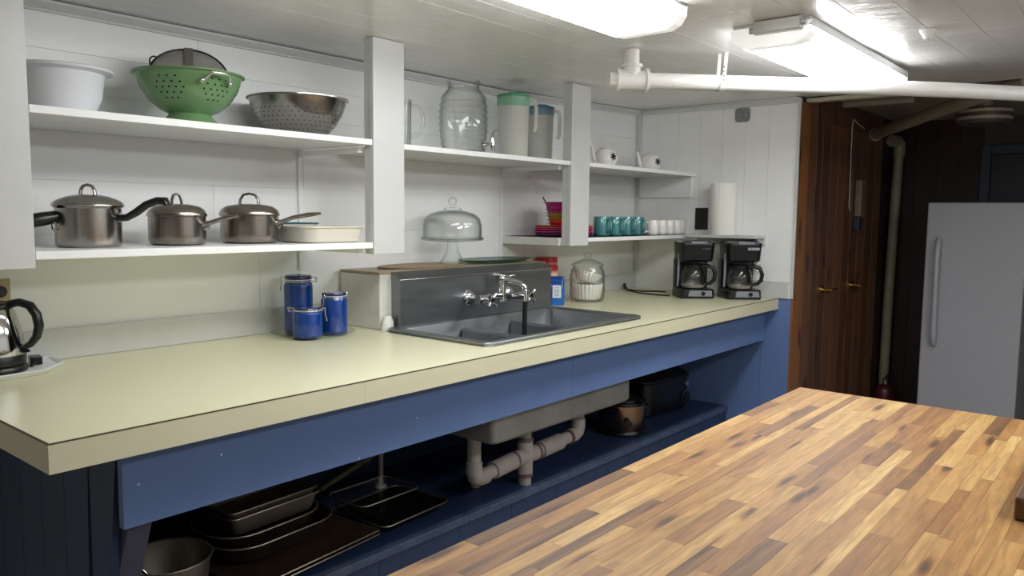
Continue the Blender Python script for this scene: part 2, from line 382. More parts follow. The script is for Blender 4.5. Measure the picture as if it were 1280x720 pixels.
# passage wall of pine boards (faces the room), with two plank doors
wp = struct(M().box(4.31, 6.36, 1.572, 1.70, 0, 2.12).build('wall_passage', groove))
px = [4.30, 4.45, 4.60]
M().box(4.302, 4.449, 1.548, 1.575, 0, 1.985).build('board', pine_light, wp, bevel=.002)
M().box(4.451, 4.60, 1.556, 1.575, 0, 2.02).build('board', pine, wp, bevel=.003)
M().box(4.602, 4.70, 1.556, 1.575, 0, 2.02).build('board', pine, wp, bevel=.003)
M().box(4.702, 5.94, 1.558, 1.575, 1.915, 2.06).build('lintel', pine, wp)
xb = 5.94
while xb < 6.28:
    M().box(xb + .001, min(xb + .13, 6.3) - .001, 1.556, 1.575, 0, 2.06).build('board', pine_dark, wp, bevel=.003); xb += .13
def plank_door(name, x0, x1, n, hx, z):
    d = empty_struct(name)
    wd = (x1 - x0) / n
    for i in range(n):
        M().box(x0 + i * wd + .001, x0 + (i + 1) * wd - .001, 1.556, 1.5715, 0.01, 1.913).build('board', pine, d, bevel=.003)
    h = M(); h.cyl((hx, 1.557, z), (hx, 1.545, z), .026, 18); h.cyl((hx, 1.545, z), (hx, 1.497, z), .009, 12)
    h.tube([(hx, 1.497, z), (hx + .03, 1.495, z + .004), (hx + .075, 1.495, z), (hx + .115, 1.497, z + .003)], [.009, .008, .007, .009], 10)
    h.build('lever_handle', brass, d, smooth=50)
plank_door('door_1', 4.702, 5.28, 4, 4.775, 0.931)
plank_door('door_2', 5.284, 5.94, 4, 5.345, 0.924)
# far wall of the passage: dark boards with a door frame
wf = struct(M().box(6.306, 6.40, -1.7, 1.72, 0, 2.12).build('wall_far', groove))
yb = 1.555
while yb > -1.6:
    if not (0.2 < yb - .07 < 0.96):
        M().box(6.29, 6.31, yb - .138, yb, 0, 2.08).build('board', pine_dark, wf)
    yb -= .14
dj = empty_struct('door_3')
far_blue = mat('dusky_blue_door_paint', '2a3a4c', 0.5)
M().box(6.27, 6.305, .16, .94, 0, 1.80).build('door_slab', mat('dark_blue_door', '1c2430', .5), dj)
M().box(6.262, 6.305, .945, 1.0, 0, 1.86).build('jamb', far_blue, dj); M().box(6.262, 6.305, .10, .155, 0, 1.86).build('jamb', far_blue, dj)
M().box(6.262, 6.305, .157, .943, 1.804, 1.86).build('door_head', far_blue, dj)
# passage ceiling, header trims
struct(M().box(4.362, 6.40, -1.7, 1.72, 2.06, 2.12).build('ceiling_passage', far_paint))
struct(M().box(4.345, 4.362, -1.7, 1.555, 2.0115, 2.06).build('trim_9', white_trim))
struct(M().box(4.366, 4.42, 0.9, 1.545, 1.985, 2.005).build('trim_10', mat('worn_cream_strip', 'c9c2b2', .5, var=.2, vscale=20)))
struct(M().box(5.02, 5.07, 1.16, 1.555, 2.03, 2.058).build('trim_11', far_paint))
# walls outside the view
struct(M().box(-1.4, -1.3, -1.7, 2.7, 0, 2.1).build('wall_left', plain_wall))
struct(M().box(-1.3, 4.36, -1.8, -1.7, 0, 2.1).build('wall_front', plain_wall))
struct(M().box(4.36, 6.4, -1.8, -1.7, 0, 2.1).build('wall_passage_front', pine_dark))

# ------------------------------------------------------------------ ceiling lamps
def lamp(name, label, x0, x1, y0, y1, zb, lens, openend):
    cx = (x0 + x1) / 2; zt = ceil_z(cx) - .002
    t = thing(name, label, 'ceiling light', ((x0 + x1) / 2, (y0 + y1) / 2, zt), 0)
    L, W, H = (x1 - x0), (y1 - y0), zt - zb
    hx, hy = L / 2, W / 2
    # lens: shallow wrap-round trough; its last few centimetres, beyond the tubes, glow less
    EN = .055
    hz = .026 if openend else .007                  # the bare fitting has a deep metal pan, the others wrap right up
    zs_ = -hz - .0005
    def sec(x, k):
        zb_ = zs_ - (H + zs_) * k; half = [(hy - .001, zs_), (hy - .003, zs_ + (zb_ - zs_) * .45), (hy - .016, zs_ + (zb_ - zs_) * .80), (hy - .045, zb_)]
        return [(x, a, b) for a, b in half] + [(x, -a, b) for a, b in reversed(half)]
    M().loft([sec(-hx + EN, 1), sec(hx - EN, 1)], False, False, closed=False).build('diffuser', lens, t, recalc=False)
    M().loft([sec(hx - EN, 1), sec(hx - .012, .96), sec(hx - .004, .8)], False, True, closed=False).build('diffuser_end', lens_end, t, recalc=False)
    M().loft([sec(-hx + EN, 1), sec(-hx + .012, .96), sec(-hx + .004, .8)], False, True, closed=False).build('diffuser_end', lens_end, t, recalc=False)
    M().box(-hx + .002, hx - .002, -hy + .001, hy - .001, -hz, 0).build('housing', white_trim, t)
    if openend:
        # white end plate with the grey lampholder box on it
        e = M(); e.prism([(-hy - .004, -.012), (-hy + .02, -.036), (-hy + .05, -H - .004), (hy - .05, -H - .004), (hy + .004, -.036), (hy + .004, -.012)], lambda u, v, q: (q, u, v), -hx - .004, -hx + .004)
        e.build('end_plate', lens_end, t)
        g = M().box(-hx - .035, -hx - .004, -.105, .045, -.040, -.002); g.build('lampholder_box', end_cap, t, bevel=.003)
        for ya, yc, q in ((-.118, -.105, -.02), (.045, .058, -.026)):
            M().cyl((-hx - .02, ya, q), (-hx - .02, yc, q), .010, 12).build('conduit_nut', end_cap, t, smooth=40)
    return t
lamp('fluorescent_lamp', 'lit white fluorescent fitting with a smooth wrap-round lens, above the sink', 0.92, 2.125, 1.105, 1.36, 1.897, lens1, False)
lamp('fluorescent_lamp', 'lit white fluorescent fitting behind the photographer, out of the picture', 1.0, 2.2, -.72, -.465, 1.897, lens1, False)
lamp('fluorescent_lamp', 'added unseen fluorescent fitting opposite the passage, brightening the freezer and pine wall', 2.6, 3.8, -.72, -.465, 1.9, lens1, False)  # unseen fitting added to brighten the freezer and pine boards
lamp('fluorescent_lamp', 'lit fluorescent fitting with a bare grey lampholder box at its end, above the painted pipe', 2.45, 3.63, 0.865, 1.115, 1.897, lens2, True)

# ------------------------------------------------------------------ white iron pipe under the ceiling
zp = 1.859
pp = [(2.553, 1.552, zp), (2.80, 1.315, zp), (3.03, 1.10, zp), (3.245, .885, zp), (3.51, .648, zp), (3.77, .447, zp), (4.32, -0.02, zp)]
t = thing('ceiling_pipe', 'white-painted iron pipe crossing diagonally below the ceiling, with a tee at its end', 'pipe', pp[0])
loc = lambda p: (p[0] - 2.553, p[1] - 1.552, p[2] - zp)
M().tube([loc(p) for p in pp], .029, 20).build('pipe', pipe_paint, t, smooth=40)
d = Vector(loc(pp[1])).normalized()
mb = M(); mb.cyl(-d * .05, d * .06, .037, 20); mb.cyl(-d * .058, -d * .045, .043, 20); mb.cyl(d * .05, d * .062, .043, 20); mb.cyl(-d * .085, -d * .058, .03, 8)
mb.cyl((0, 0, 0), (0, 0, .055), .034, 20); mb.cyl((0, 0, .045), (0, 0, .056), .040, 20)
mb.build('tee_fitting', pipe_paint, t, smooth=40)
M().cyl((0, 0, .05), (0, 0, ceil_z(2.55) - zp - .0015), .028, 20).build('riser', pipe_paint, t, smooth=40)
hp = Vector(loc((2.80, 1.315, zp)))
mb = M(); nrm = Vector((-d.y, d.x, 0))
for s, dx in ((1, 0), (-1, .015)):
    a = hp + nrm * s * .0305; b = hp + nrm * s * .012 + Vector((0, 0, ceil_z(2.8) - zp - .0015)) + d * dx
    mb.quadbox([a - d * .007, a + d * .007, a + d * .007 + nrm * s * .002, a - d * .007 + nrm * s * .002, b - d * .007, b + d * .007, b + d * .007 + nrm * s * .002, b - d * .007 + nrm * s * .002])
mb.loft([[hp + nrm * (.0325 * math.cos(a)) + Vector((0, 0, -.0325 * math.sin(a))) + d * q for q in (-.011, .011)] for a in [PI * i / 12 for i in range(13)]], closed=False)
mb.build('hanger_strap', pipe_paint, t, recalc=False)
mb = M()
for i in range(4): mb.ball(tuple(hp + nrm * -.031 + Vector((0, 0, .005 + .016 * i)) + nrm * -.002 - nrm * .0), .0028, 8, 6)
mb.build('strap_hole', hole_grey, t)
# sprinkler stub / hook on the ceiling
t = thing('ceiling_boss', 'small white painted ceiling boss at a board joint, right of the far lamp', 'ceiling fitting', (2.863, .632, ceil_z(2.86) - .001))
M().lathe([(.0, -.028), (.012, -.028), (.014, -.018), (.020, -.012), (.026, 0), (0, 0)], 20).build('boss', pipe_paint, t, smooth=40)
M().lathe([(0, -.034), (.006, -.034), (.006, -.028), (0, -.028)], 12).build('screw_tip', end_cap, t, smooth=40)

# ------------------------------------------------------------------ counter
ct = thing('countertop', 'long pale yellow laminate countertop with a cream edge band', 'countertop', (0.567, 1.627, 0.849))
xs = [0.0, 1.43, 2.423, 3.731]; yy = [.004, .133, .633, .931]; H0, H1 = 0.0, .061
mb = M(); idx = {}
for k, z in ((0, H0), (1, H1)):
    for i in range(4):
        for j in range(4):
            idx[k, i, j] = len(mb.v); mb.v.append((xs[i] + (.004 if i == 0 else 0), yy[j], z))
for i in range(3):
    for j in range(3):
        if (i, j) == (1, 1): continue
        mb.f.append((idx[1, i, j], idx[1, i + 1, j], idx[1, i + 1, j + 1], idx[1, i, j + 1])); mb.f.append((idx[0, i, j], idx[0, i, j + 1], idx[0, i + 1, j + 1], idx[0, i + 1, j]))
def side(a, b): mb.f.append((idx[0, a[0], a[1]], idx[0, b[0], b[1]], idx[1, b[0], b[1]], idx[1, a[0], a[1]]))
for i in range(3): side((i, 0), (i + 1, 0)); side((i + 1, 3), (i, 3))
for j in range(3): side((3, j), (3, j + 1)); side((0, j + 1), (0, j))
side((1, 1), (1, 2)); side((1, 2), (2, 2)); side((2, 2), (2, 1)); side((2, 1), (1, 1))
mb.build('laminate_top', laminate, ct)
M().box(0, .7795, 0, .0038, 0, .0585).build('edge_band', lam_edge, ct)
M().box(.7805, 3.731, 0, .0038, 0, .0585).build('edge_band', lam_edge, ct)
M().box(0, .0038, .004, .931, 0, .0585).build('edge_band', lam_edge, ct)
M().box(-.0003, 3.731, -.0003, .004, .0587, .0612).build('laminate_line', lam_line, ct)
M().box(-.0003, .0038, .004, .931, .0587, .0612).build('laminate_line', lam_line, ct)

# base under the counter
cb = thing('counter_base', 'blue painted open counter base with a low shelf under the yellow worktop', 'counter base', (0.735, 1.70, 0))
def lb(name, mt, x0, x1, y0, y1, z0, z1, bevel=0): return M().box(x0 - .735, x1 - .735, y0 - 1.70, y1 - 1.70, z0, z1).build(name, mt, cb, bevel=bevel)
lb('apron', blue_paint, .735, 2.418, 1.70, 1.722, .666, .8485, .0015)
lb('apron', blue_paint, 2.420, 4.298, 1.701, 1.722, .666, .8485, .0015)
for cxp, czp, rr in ((1.61, .745, .0045), (1.385, .672, .003), (.968, .781, .003), (.77, .76, .003), (2.9, .74, .003)):
    mb = M(); mb.disc(rr, 0, 3 if rr > .004 else 6); mb.xf(Matrix.Translation((cxp - .735, -.0004, czp)) @ Matrix.Rotation(PI / 2, 4, 'X')); mb.build('paint_chip', white_trim, cb, recalc=False)
# end panel boards (left end), front edge slopes back towards the floor shelf
yb = 1.724
while yb < 2.55:
    y1 = min(yb + .148, 2.558)
    ysl = lambda z: max(yb, 1.724 + (.664 - z) * .44) if z < .664 else yb
    mb = M(); pr = []
    lo = min(max(yb + .001, 1.724 + .664 * .30), y1 - .002)
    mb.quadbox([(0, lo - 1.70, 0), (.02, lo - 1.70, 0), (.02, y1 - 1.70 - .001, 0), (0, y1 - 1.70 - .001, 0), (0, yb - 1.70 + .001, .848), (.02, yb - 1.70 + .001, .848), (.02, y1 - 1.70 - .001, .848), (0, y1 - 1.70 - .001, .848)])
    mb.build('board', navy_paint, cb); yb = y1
# slanted front leg
mb = M(); y_at = lambda z: .026 + (.664 - z) * .44
mb.quadbox([(.0, y_at(.25), .25), (.056, y_at(.25), .25), (.056, y_at(.25) + .04, .25), (.0, y_at(.25) + .04, .25), (.0, y_at(.664), .664), (.056, y_at(.664), .664), (.056, y_at(.664) + .04, .664), (.0, y_at(.664) + .04, .664)])
mb.v = [(x + .0205, yv, z) for x, yv, z in mb.v]
mb.build('leg', mat('dull_purple_grey_paint', '51516a', .5), cb, bevel=.002)
# floor shelf boards, nosing, kick boards
for ya, yc in ((1.935, 2.14), (2.142, 2.35), (2.352, 2.556)):
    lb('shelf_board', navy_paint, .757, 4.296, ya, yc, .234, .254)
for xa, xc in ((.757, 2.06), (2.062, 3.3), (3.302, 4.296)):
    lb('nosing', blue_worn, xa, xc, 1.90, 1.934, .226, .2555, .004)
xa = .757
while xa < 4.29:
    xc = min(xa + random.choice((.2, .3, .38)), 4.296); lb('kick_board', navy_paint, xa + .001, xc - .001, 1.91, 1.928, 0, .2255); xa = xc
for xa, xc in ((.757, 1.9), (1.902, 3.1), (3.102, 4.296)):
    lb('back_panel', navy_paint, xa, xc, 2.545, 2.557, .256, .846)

# ------------------------------------------------------------------ sink
sx0, sx1, sy0, sy1 = 1.97, 3.006, 1.735, 2.262
sk = thing('sink', 'three-basin stainless steel sink with tall backsplash and wall-type tap, set in the counter', 'sink', (sx0, sy0, .911))
cx, cy = (sx1 - sx0) / 2, (sy1 - sy0) / 2; W, D_ = sx1 - sx0, sy1 - sy0
ix0, ix1, iy0, iy1 = .075, W - .03, .065, D_ - .025
icx, icy, iw, idp = (ix0 + ix1) / 2, (iy0 + iy1) / 2, ix1 - ix0, iy1 - iy0
mb = M()
mb.loft([rrect(cx, cy, 0.0005, W, D_, .035), rrect(cx, cy, .009, W - .004, D_ - .004, .035), rrect(cx, cy, .0125, W - .014, D_ - .014, .033), rrect(cx, cy, .0105, W - .03, D_ - .03, .03),
         rrect(icx, icy, .006, iw + .012, idp + .012, .03), rrect(icx, icy, .0, iw + .002, idp + .002, .03), rrect(icx, icy, -.30, iw - .004, idp - .004, .04), rrect(icx, icy, -.335, iw - .05, idp - .05, .03)], False, True)
mb.build('rim_and_bowl', sink_steel, sk, smooth=40, recalc=False)
q = rrect(cx, cy, .0095, W - .006, D_ - .006, .035); M().tube(q + [q[0]], .0042, 8, False).build('rolled_edge_highlight', steel, sk, smooth=60)  # lighter steel tube added as the highlight along the rolled rim
for xd in (2.378 - sx0, 2.698 - sx0):
    M().tube([(xd, iy0 + .006, -.029), (xd, iy1 - .006, -.029)], .004, 8).build('divider_edge_highlight', steel, sk, smooth=60)  # lighter steel strip added to imitate the bright line on the divider top
    M().box(xd - .009, xd + .009, iy0 + .002, iy1 - .002, -.33, -.030).build('divider', sink_steel, sk, bevel=.006)
mb = M(); a0, a1, b0, b1 = 2.055 - sx0, 2.985 - sx0, 1.778 - sy0, 2.25 - sy0
mb.loft([rrect((a0 + a1) / 2, (b0 + b1) / 2, z, a1 - a0 - i, b1 - b0 - i, .025) for z, i in ((-.02, 0), (-.36, 0), (-.371, .02))], False, True)
mb.build('basin_shell', shell_steel, sk, smooth=40)
# backsplash
bx0, bx1 = 2.043 - sx0, 3.012 - sx0; f0 = 2.252 - sy0
mb = M().prism([(f0, .004), (f0, .192), (f0 + .045, .222), (f0 + .050, .222), (f0 + .050, .004)], lambda u, v, q: (q, u, v), bx0, bx1)
mb.build('backsplash', sink_steel, sk)
M().tube([(bx0, f0 - .0005, .1925), (bx1, f0 - .0005, .1925)], .0028, 8).build('fold_edge', chrome, sk, smooth=50)
# tap
tp = bpy.data.objects.new('tap', None); col.objects.link(tp); tp.parent = sk; tp.location = (2.56 - sx0, f0, 1.005 - .911); tp['label'] = 'chrome wall tap with two handles and a black hose on its spout'
for x in (-.13, .13):
    mb = M().lathe([(0, 0), (.034, 0), (.034, .006), (.026, .014), (.016, .018), (.014, .06)], 20, (0, 0, 0)); mb.xf(Matrix.Translation((x, 0, 0)) @ Matrix.Rotation(PI / 2, 4, 'X'))
    mb.build('wall_flange', chrome, tp, smooth=40)
mb = M(); mb.tube([(-.155, -.075, 0), (-.11, -.075, 0), (-.04, -.075, .004), (.04, -.075, .004), (.11, -.075, 0), (.155, -.075, 0)], [.019, .021, .015, .015, .021, .019], 16)
mb.cyl((0, -.075, -.018), (0, -.075, .045), .017, 16); mb.build('mixer_body', chrome, tp, smooth=40)
for x in (-.13, .13):
    h = M(); h.cyl((x, -.075, 0), (x, -.125, .0), .016, 14); h.cyl((x, -.120, 0), (x, -.138, 0), .013, 14)
    for q in range(4):
        a = PI / 4 + q * PI / 2
        h.tube([(x, -.130, 0), (x + .016 * math.cos(a), -.132, .016 * math.sin(a)), (x + .034 * math.cos(a), -.134, .034 * math.sin(a))], [.007, .006, .009], 8)
    h.build('cross_handle', chrome, tp, smooth=50)
mb = M(); mb.tube([(0, -.075, .04), (0, -.078, .066), (.012, -.088, .078), (.020, -.115, .074), (.030, -.150, .066), (.036, -.168, .054), (.038, -.175, .030), (.038, -.175, .012)], [.013, .012, .012, .011, .011, .011, .012, .013], 14)
mb.ball((0, -.075, .082), .013, 12, 8); mb.build('spout', chrome, tp, smooth=50)
mb = M(); mb.tube([(.038, -.175, .012), (.038, -.175, -.012)], .014, 14); mb.build('hose_collar', chrome, tp, smooth=40)
mb = M(); mb.tube([(.038, -.175, -.010), (.037, -.173, -.07), (.040, -.170, -.13), (.044, -.166, -.175)], .0105, 12); mb.build('hose', black_soft, tp, smooth=50)
mb = M().tube([(.075, -.02, .085), (.075, -.05, .085), (.115, -.052, .087)], .0045, 8); mb.cyl((.06, -.001, .085), (.06, -.02, .085), .012, 12); mb.build('soap_bracket', chrome, tp, smooth=50)

# ledge behind the sink
lg = thing('sink_ledge', 'white boxed ledge behind the steel sink backsplash', 'ledge', (1.985, 2.3045, .9105))
M().box(0, 1.045, 0, .2385, 0, .214).build('ledge_body', worn_paint, lg, bevel=.003)
M().box(-.004, 1.049, -.002, .2385, .2145, .2235).build('ledge_top', mat('tan_ledge_cover', 'a6957c', .5, var=.15, vscale=14), lg, bevel=.002)
mb = M().loft([oval(.018, -.022, .0, .03, .018, 16), oval(.02, -.022, .035, .026, .017, 16), oval(.022, -.02, .055, .014, .012, 16)], True, True)
mb.build('caulk_lump', worn_paint, lg, smooth=60)

# drain plumbing
dp = thing('drain_plumbing', 'grey plastic drain pipes with tees and elbows under the sink basin', 'pipes', (2.46, 1.96, .254))
R = .027; zc = .108
def P(x, y, z): return (x - 2.46, y - 1.96, z - .254)
zm = .372
mb = M(); mb.cyl(P(2.46, 1.96, .2545), P(2.46, 1.96, zm + .05), R, 20); mb.build('standpipe', pvc, dp, smooth=40)
mb = M(); mb.cyl(P(2.46, 1.96, zm - .075), P(2.46, 1.96, zm + .07), R + .006, 20); mb.cyl(P(2.39, 1.96, zm), P(2.53, 1.96, zm), R + .006, 20); mb.build('tee', pvc, dp, smooth=40)
mb = M(); mb.cyl(P(2.20, 1.96, zm - .018), P(2.39, 1.96, zm - .002), R, 20); mb.build('pipe_run', pvc, dp, smooth=40)
mb = M(); mb.cyl(P(2.26, 1.96, zm - .012), P(2.385, 1.96, zm - .002), R + .008, 20); mb.build('coupling', pvc, dp, smooth=40)
mb = M(); mb.cyl(P(2.53, 1.96, zm), P(2.80, 1.96, zm + .015), R, 20); mb.build('pipe_run', pvc, dp, smooth=40)
mb = M(); mb.cyl(P(2.56, 1.96, zm + .002), P(2.70, 1.96, zm + .008), R + .009, 20); mb.build('coupling', pvc, dp, smooth=40)
for xe, dz, s in ((2.17, -.02, -1), (2.82, .016, 1)):
    mb = M(); mb.tube([P(xe - s * .05, 1.96, zm + dz), P(xe - s * .01, 1.96, zm + dz), P(xe + s * .012, 1.96, zm + dz + .01), P(xe + s * .02, 1.96, zm + dz + .035), P(xe + s * .02, 1.96, zm + dz + .07)], R + .005, 18); mb.build('elbow', pvc, dp, smooth=50)
    mb = M(); mb.cyl(P(xe + s * .02, 1.96, zm + dz + .06), P(xe + s * .02, 1.96, .5385), R, 18); mb.build('tail_pipe', pvc, dp, smooth=40)
mb = M(); mb.cyl(P(2.46, 1.96, zm + .06), P(2.46, 1.96, .5385), R, 18); mb.build('tail_pipe', pvc, dp, smooth=40)
for a, b in ((P(2.46, 1.96, zm - .082), P(2.46, 1.96, zm - .068)), (P(2.46, 1.96, zm + .064), P(2.46, 1.96, zm + .078)), (P(2.383, 1.96, zm), P(2.395, 1.96, zm)), (P(2.528, 1.96, zm), P(2.54, 1.96, zm)), (P(2.762, 1.96, zm + .012), P(2.774, 1.96, zm + .013))):
    mb = M(); mb.cyl(a, b, R + .008, 20); mb.build('primer_band', pvc_dark, dp, smooth=40)
mb = M(); mb.cyl(P(2.30, 2.09, .2545), P(2.30, 2.09, .5385), .020, 16); mb.build('supply_pipe', pvc, dp, smooth=40)

# ------------------------------------------------------------------ wall shelving
sh = thing('wall_shelving', 'white painted open wall shelves with wide front posts above the counter', 'shelves', (0.74, 2.15, 1.214))
def sb(name, mt, x0, x1, y0, y1, z0, z1, bevel=.0015): return M().box(x0 - .74, x1 - .74, y0 - 2.15, y1 - 2.15, z0 - 1.214, z1 - 1.214).build(name, mt, sh, bevel=bevel)
for a, b in ((.585, .740), (1.825, 1.970), (3.018, 3.170)):
    sb('post', white_trim, a, b, 2.147, 2.168, 1.215, 1.9685)
    sb('post_strip', white_trim, a + .003, a + .028, 2.169, 2.200, 1.215, 1.9685)
# boards (front edge flush between the posts)
def shelf_board(x0, x1, z0, z1): sb('shelf_board', white_paint, x0, x1, 2.150, 2.556, z0, z1)
shelf_board(.742, 1.823, 1.597, 1.617); shelf_board(1.972, 3.016, 1.592, 1.612); shelf_board(3.172, 4.296, 1.594, 1.614)
shelf_board(.742, 1.823, 1.236, 1.257); shelf_board(3.172, 4.282, 1.232, 1.252)
sb('shelf_board', white_paint, 3.02, 3.171, 2.2, 2.556, 1.232, 1.252)
# cleats running to the wall under the shelf ends, battens on the wall
for x in (1.800, 2.993): sb('cleat', white_paint, x, x + .020, 2.202, 2.555, 1.572, 1.5915)
sb('cleat', worn_paint, 2.996, 3.017, 2.2, 2.555, 1.215, 1.252)
sb('cleat', white_paint, 1.803, 1.822, 2.202, 2.555, 1.2165, 1.235)
for x in (1.797, 2.985): sb('batten', white_paint, x, x + .016, 2.5475, 2.5575, 1.14, 1.57)
sb('cleat', white_paint, 4.279, 4.297, 2.172, 2.525, 1.472, 1.5935)

# small end-wall shelf
es = thing('wall_shelf', 'small white shelf on the end wall above the right coffee maker', 'shelf', (4.297, 1.92, 1.24))
M().box(-.155, 0, -.205, .205, 0, .017).build('shelf_board', white_trim, es, bevel=.002)
M().box(-.060, -.001, -.185, -.165, -.15, -.0005).build('bracket', white_trim, es, bevel=.002)
M().box(-.015, -.001, -.205, .205, -.04, -.0005).build('cleat', white_trim, es, bevel=.002)

# ------------------------------------------------------------------ butcher-block island
bt = thing('butcher_block_table', 'long butcher-block island top of mixed light and dark wood staves, in front', 'table', (0.30, -0.30, 0))
TX0, TX1, TY0, TY1, TZ = 0.30, 2.072, -0.30, 0.717, 0.91
yv = TY1; row = 0
while yv > TY0 + .005:
    wd = random.choice((.020, .024, .028, .030, .032)); ya = max(yv - wd, TY0)
    if ya - TY0 < .015: ya = TY0
    x = TX1 + (0 if row % 2 else 0); x = TX1
    while x > TX0 + .005:
        ln = random.uniform(.16, .52); xa = max(x - ln, TX0)
        if xa - TX0 < .10: xa = TX0
        o = M().box(-(x - xa) / 2 + .0002, (x - xa) / 2 - .0002, -(yv - ya) / 2 + .0002, (yv - ya) / 2 - .0002, -.038, random.uniform(-.0001, .0001)).build('stave', staves, bt)
        o.location = ((x + xa) / 2 - TX0, (yv + ya) / 2 - TY0, TZ)
        x = xa
    yv = ya; row += 1
M().box(.06, TX1 - TX0 - .06, .06, TY1 - TY0 - .06, .0, .870).build('table_base', white_trim, bt)
cbd = thing('wooden_board', 'thick dark wooden board lying at the right edge of the butcher-block top', 'board', (1.362, 0.145, .9105))
M().box(0, .40, -.28, 0, .0, .036).build('board', darkwood, cbd, bevel=.003)
M().box(-.0015, .0, -.272, -.008, .004, .032).build('end_grain', darkwood, cbd)

# ------------------------------------------------------------------ upper shelf, first bay
Z1 = 1.6175
t = thing('mixing_bowl', 'white plastic mixing bowl with a wide rim on the top shelf', 'bowl', (0.888, 2.345, Z1))
M().lathe([(0, 0), (.075, 0), (.082, .003), (.102, .05), (.110, .106), (.112, .112), (.133, .118), (.135, .124), (.131, .126), (.110, .122), (.104, .106), (.096, .05), (.075, .010), (0, .008)], 48).build('bowl', white_pl, t, smooth=40)

t = thing('green_colander', 'green enamel colander on a flared foot with wire side handles', 'colander', (1.236, 2.300, Z1))
GR, GH = .160, .152
prof = [(.085, 0), (.088, .002), (.062, .030), (.060, .034), (.085, .046), (.115, .072), (.137, .105), (.148, .135), (.151, .145), (.160, .149), (.1605, .153), (.156, .154), (.148, .149), (.143, .13), (.132, .102), (.11, .070), (.08, .046), (.04, .038), (0, .037)]
M().lathe(prof, 56).build('bowl', enamel_green, t, smooth=45)
def rad_at(pr, z):
    for (r0, z0), (r1, z1) in zip(pr, pr[1:]):
        if z0 <= z <= z1 and z1 > z0: return r0 + (r1 - r0) * (z - z0) / (z1 - z0)
    return pr[-1][0]
view = math.atan2(-2.30, -1.236)
outer = prof[3:10]
def holes(t, centers, mt, spr, r, rr=.0032, name='perforation'):
    mb = M()
    for a, z in centers:
        ra = rad_at(spr, z); n0 = len(mb.v)
        mb.disc(rr, 0, 8); dz = .004; sl = math.atan2(rad_at(spr, z + dz) - rad_at(spr, z - dz), 2 * dz)
        mx = Matrix.Rotation(a, 4, 'Z') @ Matrix.Translation((ra + .0007, 0, z)) @ Matrix.Rotation(PI / 2 + sl, 4, 'Y')
        mb.xf(mx, n0)
    o = mb.build(name, mt, t, recalc=False); o['kind'] = 'stuff'; return o
cs = []
for q in range(5):
    a0 = view + (-.42 + q * 1.02)
    for dz, offs in ((.029, (-.0, .16, -.16)), (.014, (-.24, -.08, .08, .24)), (-.0, (-.3, -.15, 0, .15, .3)), (-.014, (-.24, -.08, .08, .24)), (-.028, (-.15, 0, .15))):
        for of in offs: cs.append((a0 + of, .098 + dz))
holes(t, cs, hole_mat, outer, 0)
for da in (.50, .50 + PI):
    a = view + da; rim = Vector((math.cos(a), math.sin(a), 0)); tg = Vector((-math.sin(a), math.cos(a), 0)); up = Vector((0, 0, 1))
    pts = [rim * .152 - tg * .042 + up * .118, rim * .166 - tg * .036 + up * .128, rim * .178 - tg * .028 + up * .139, rim * .180 + up * .140, rim * .178 + tg * .028 + up * .139, rim * .166 + tg * .036 + up * .128, rim * .152 + tg * .042 + up * .118]
    mb = M().tube(pts, .0042, 8)
    for s in (-1, 1): mb.ball(tuple(rim * .151 + tg * s * .044 + up * .117), .008, 10, 6)
    mb.build('wire_handle', chrome, t, smooth=60)
# sieve lying upside down in the colander
t = thing('sieve', 'round steel sieve tipped on its side inside the green colander', 'sieve', (1.240, 2.308, Z1 + .150))
vdir = Vector((math.cos(view), math.sin(view), 0)); vr = Vector((-vdir.y, vdir.x, 0))
nz = (vdir * math.cos(math.radians(35)) + Vector((0, 0, 1)) * math.sin(math.radians(35))).normalized(); nu = nz.cross(vr)
SM = Matrix((vr, nu, nz)).transposed().to_4x4()
mb = M().lathe([(.116, -.040), (.1165, -.038), (.112, -.004), (.108, 0), (.06, .002), (0, .002)], 48); mb.xf(SM)
mb.build('sieve_cup', mat('sieve_mesh_metal', 'b0aca8', .42, .5, var=.15, vscale=60), t, smooth=45)
M().tube([SM @ Vector((.1165 * math.cos(a), .1165 * math.sin(a), -.040)) for a in [2 * PI * i / 48 for i in range(49)]], .0035, 8, False).build('rim_wire', black_pl, t, smooth=60)
M().tube([SM @ Vector((.1135 * math.cos(a), .1135 * math.sin(a), -.002)) for a in [2 * PI * i / 48 for i in range(49)]], .003, 8, False).build('front_ring', black_pl, t, smooth=60)
mb = M().box(-.013, .013, -.110, .112, .003, .0065); mb.xf(SM); mb.build('brace_band', mat('sieve_band', '837e79', .4, .6), t)
cc = SM @ Vector((-.098, .080, -.03))
M().tube([cc + vr * (.013 * math.cos(a)) + Vector((0, 0, .016 * math.sin(a))) for a in [2 * PI * i / 16 for i in range(17)]], .0026, 8).build('hanging_loop', black_pl, t, smooth=60)

t = thing('steel_colander', 'shiny stainless steel bowl colander with small holes, beside the middle post', 'colander', (1.66, 2.350, Z1))
sp = [(.070, 0), (.095, .012), (.125, .042), (.148, .078), (.161, .112), (.166, .128)]
M().lathe([(0, 0)] + sp + [(.174, .131), (.174, .134), (.165, .1335), (.159, .112), (.145, .078), (.122, .044), (.09, .016), (0, .004)], 60).build('bowl', pot_steel, t, smooth=50)
cs = []; view3 = math.atan2(-2.35, -1.66)
for rw in range(6):
    for q in range(44): cs.append((view3 + q * 2 * PI / 44 + (rw % 2) * PI / 44, .022 + rw * .0135))
holes(t, cs, hole_grey, sp, 0, .0020)

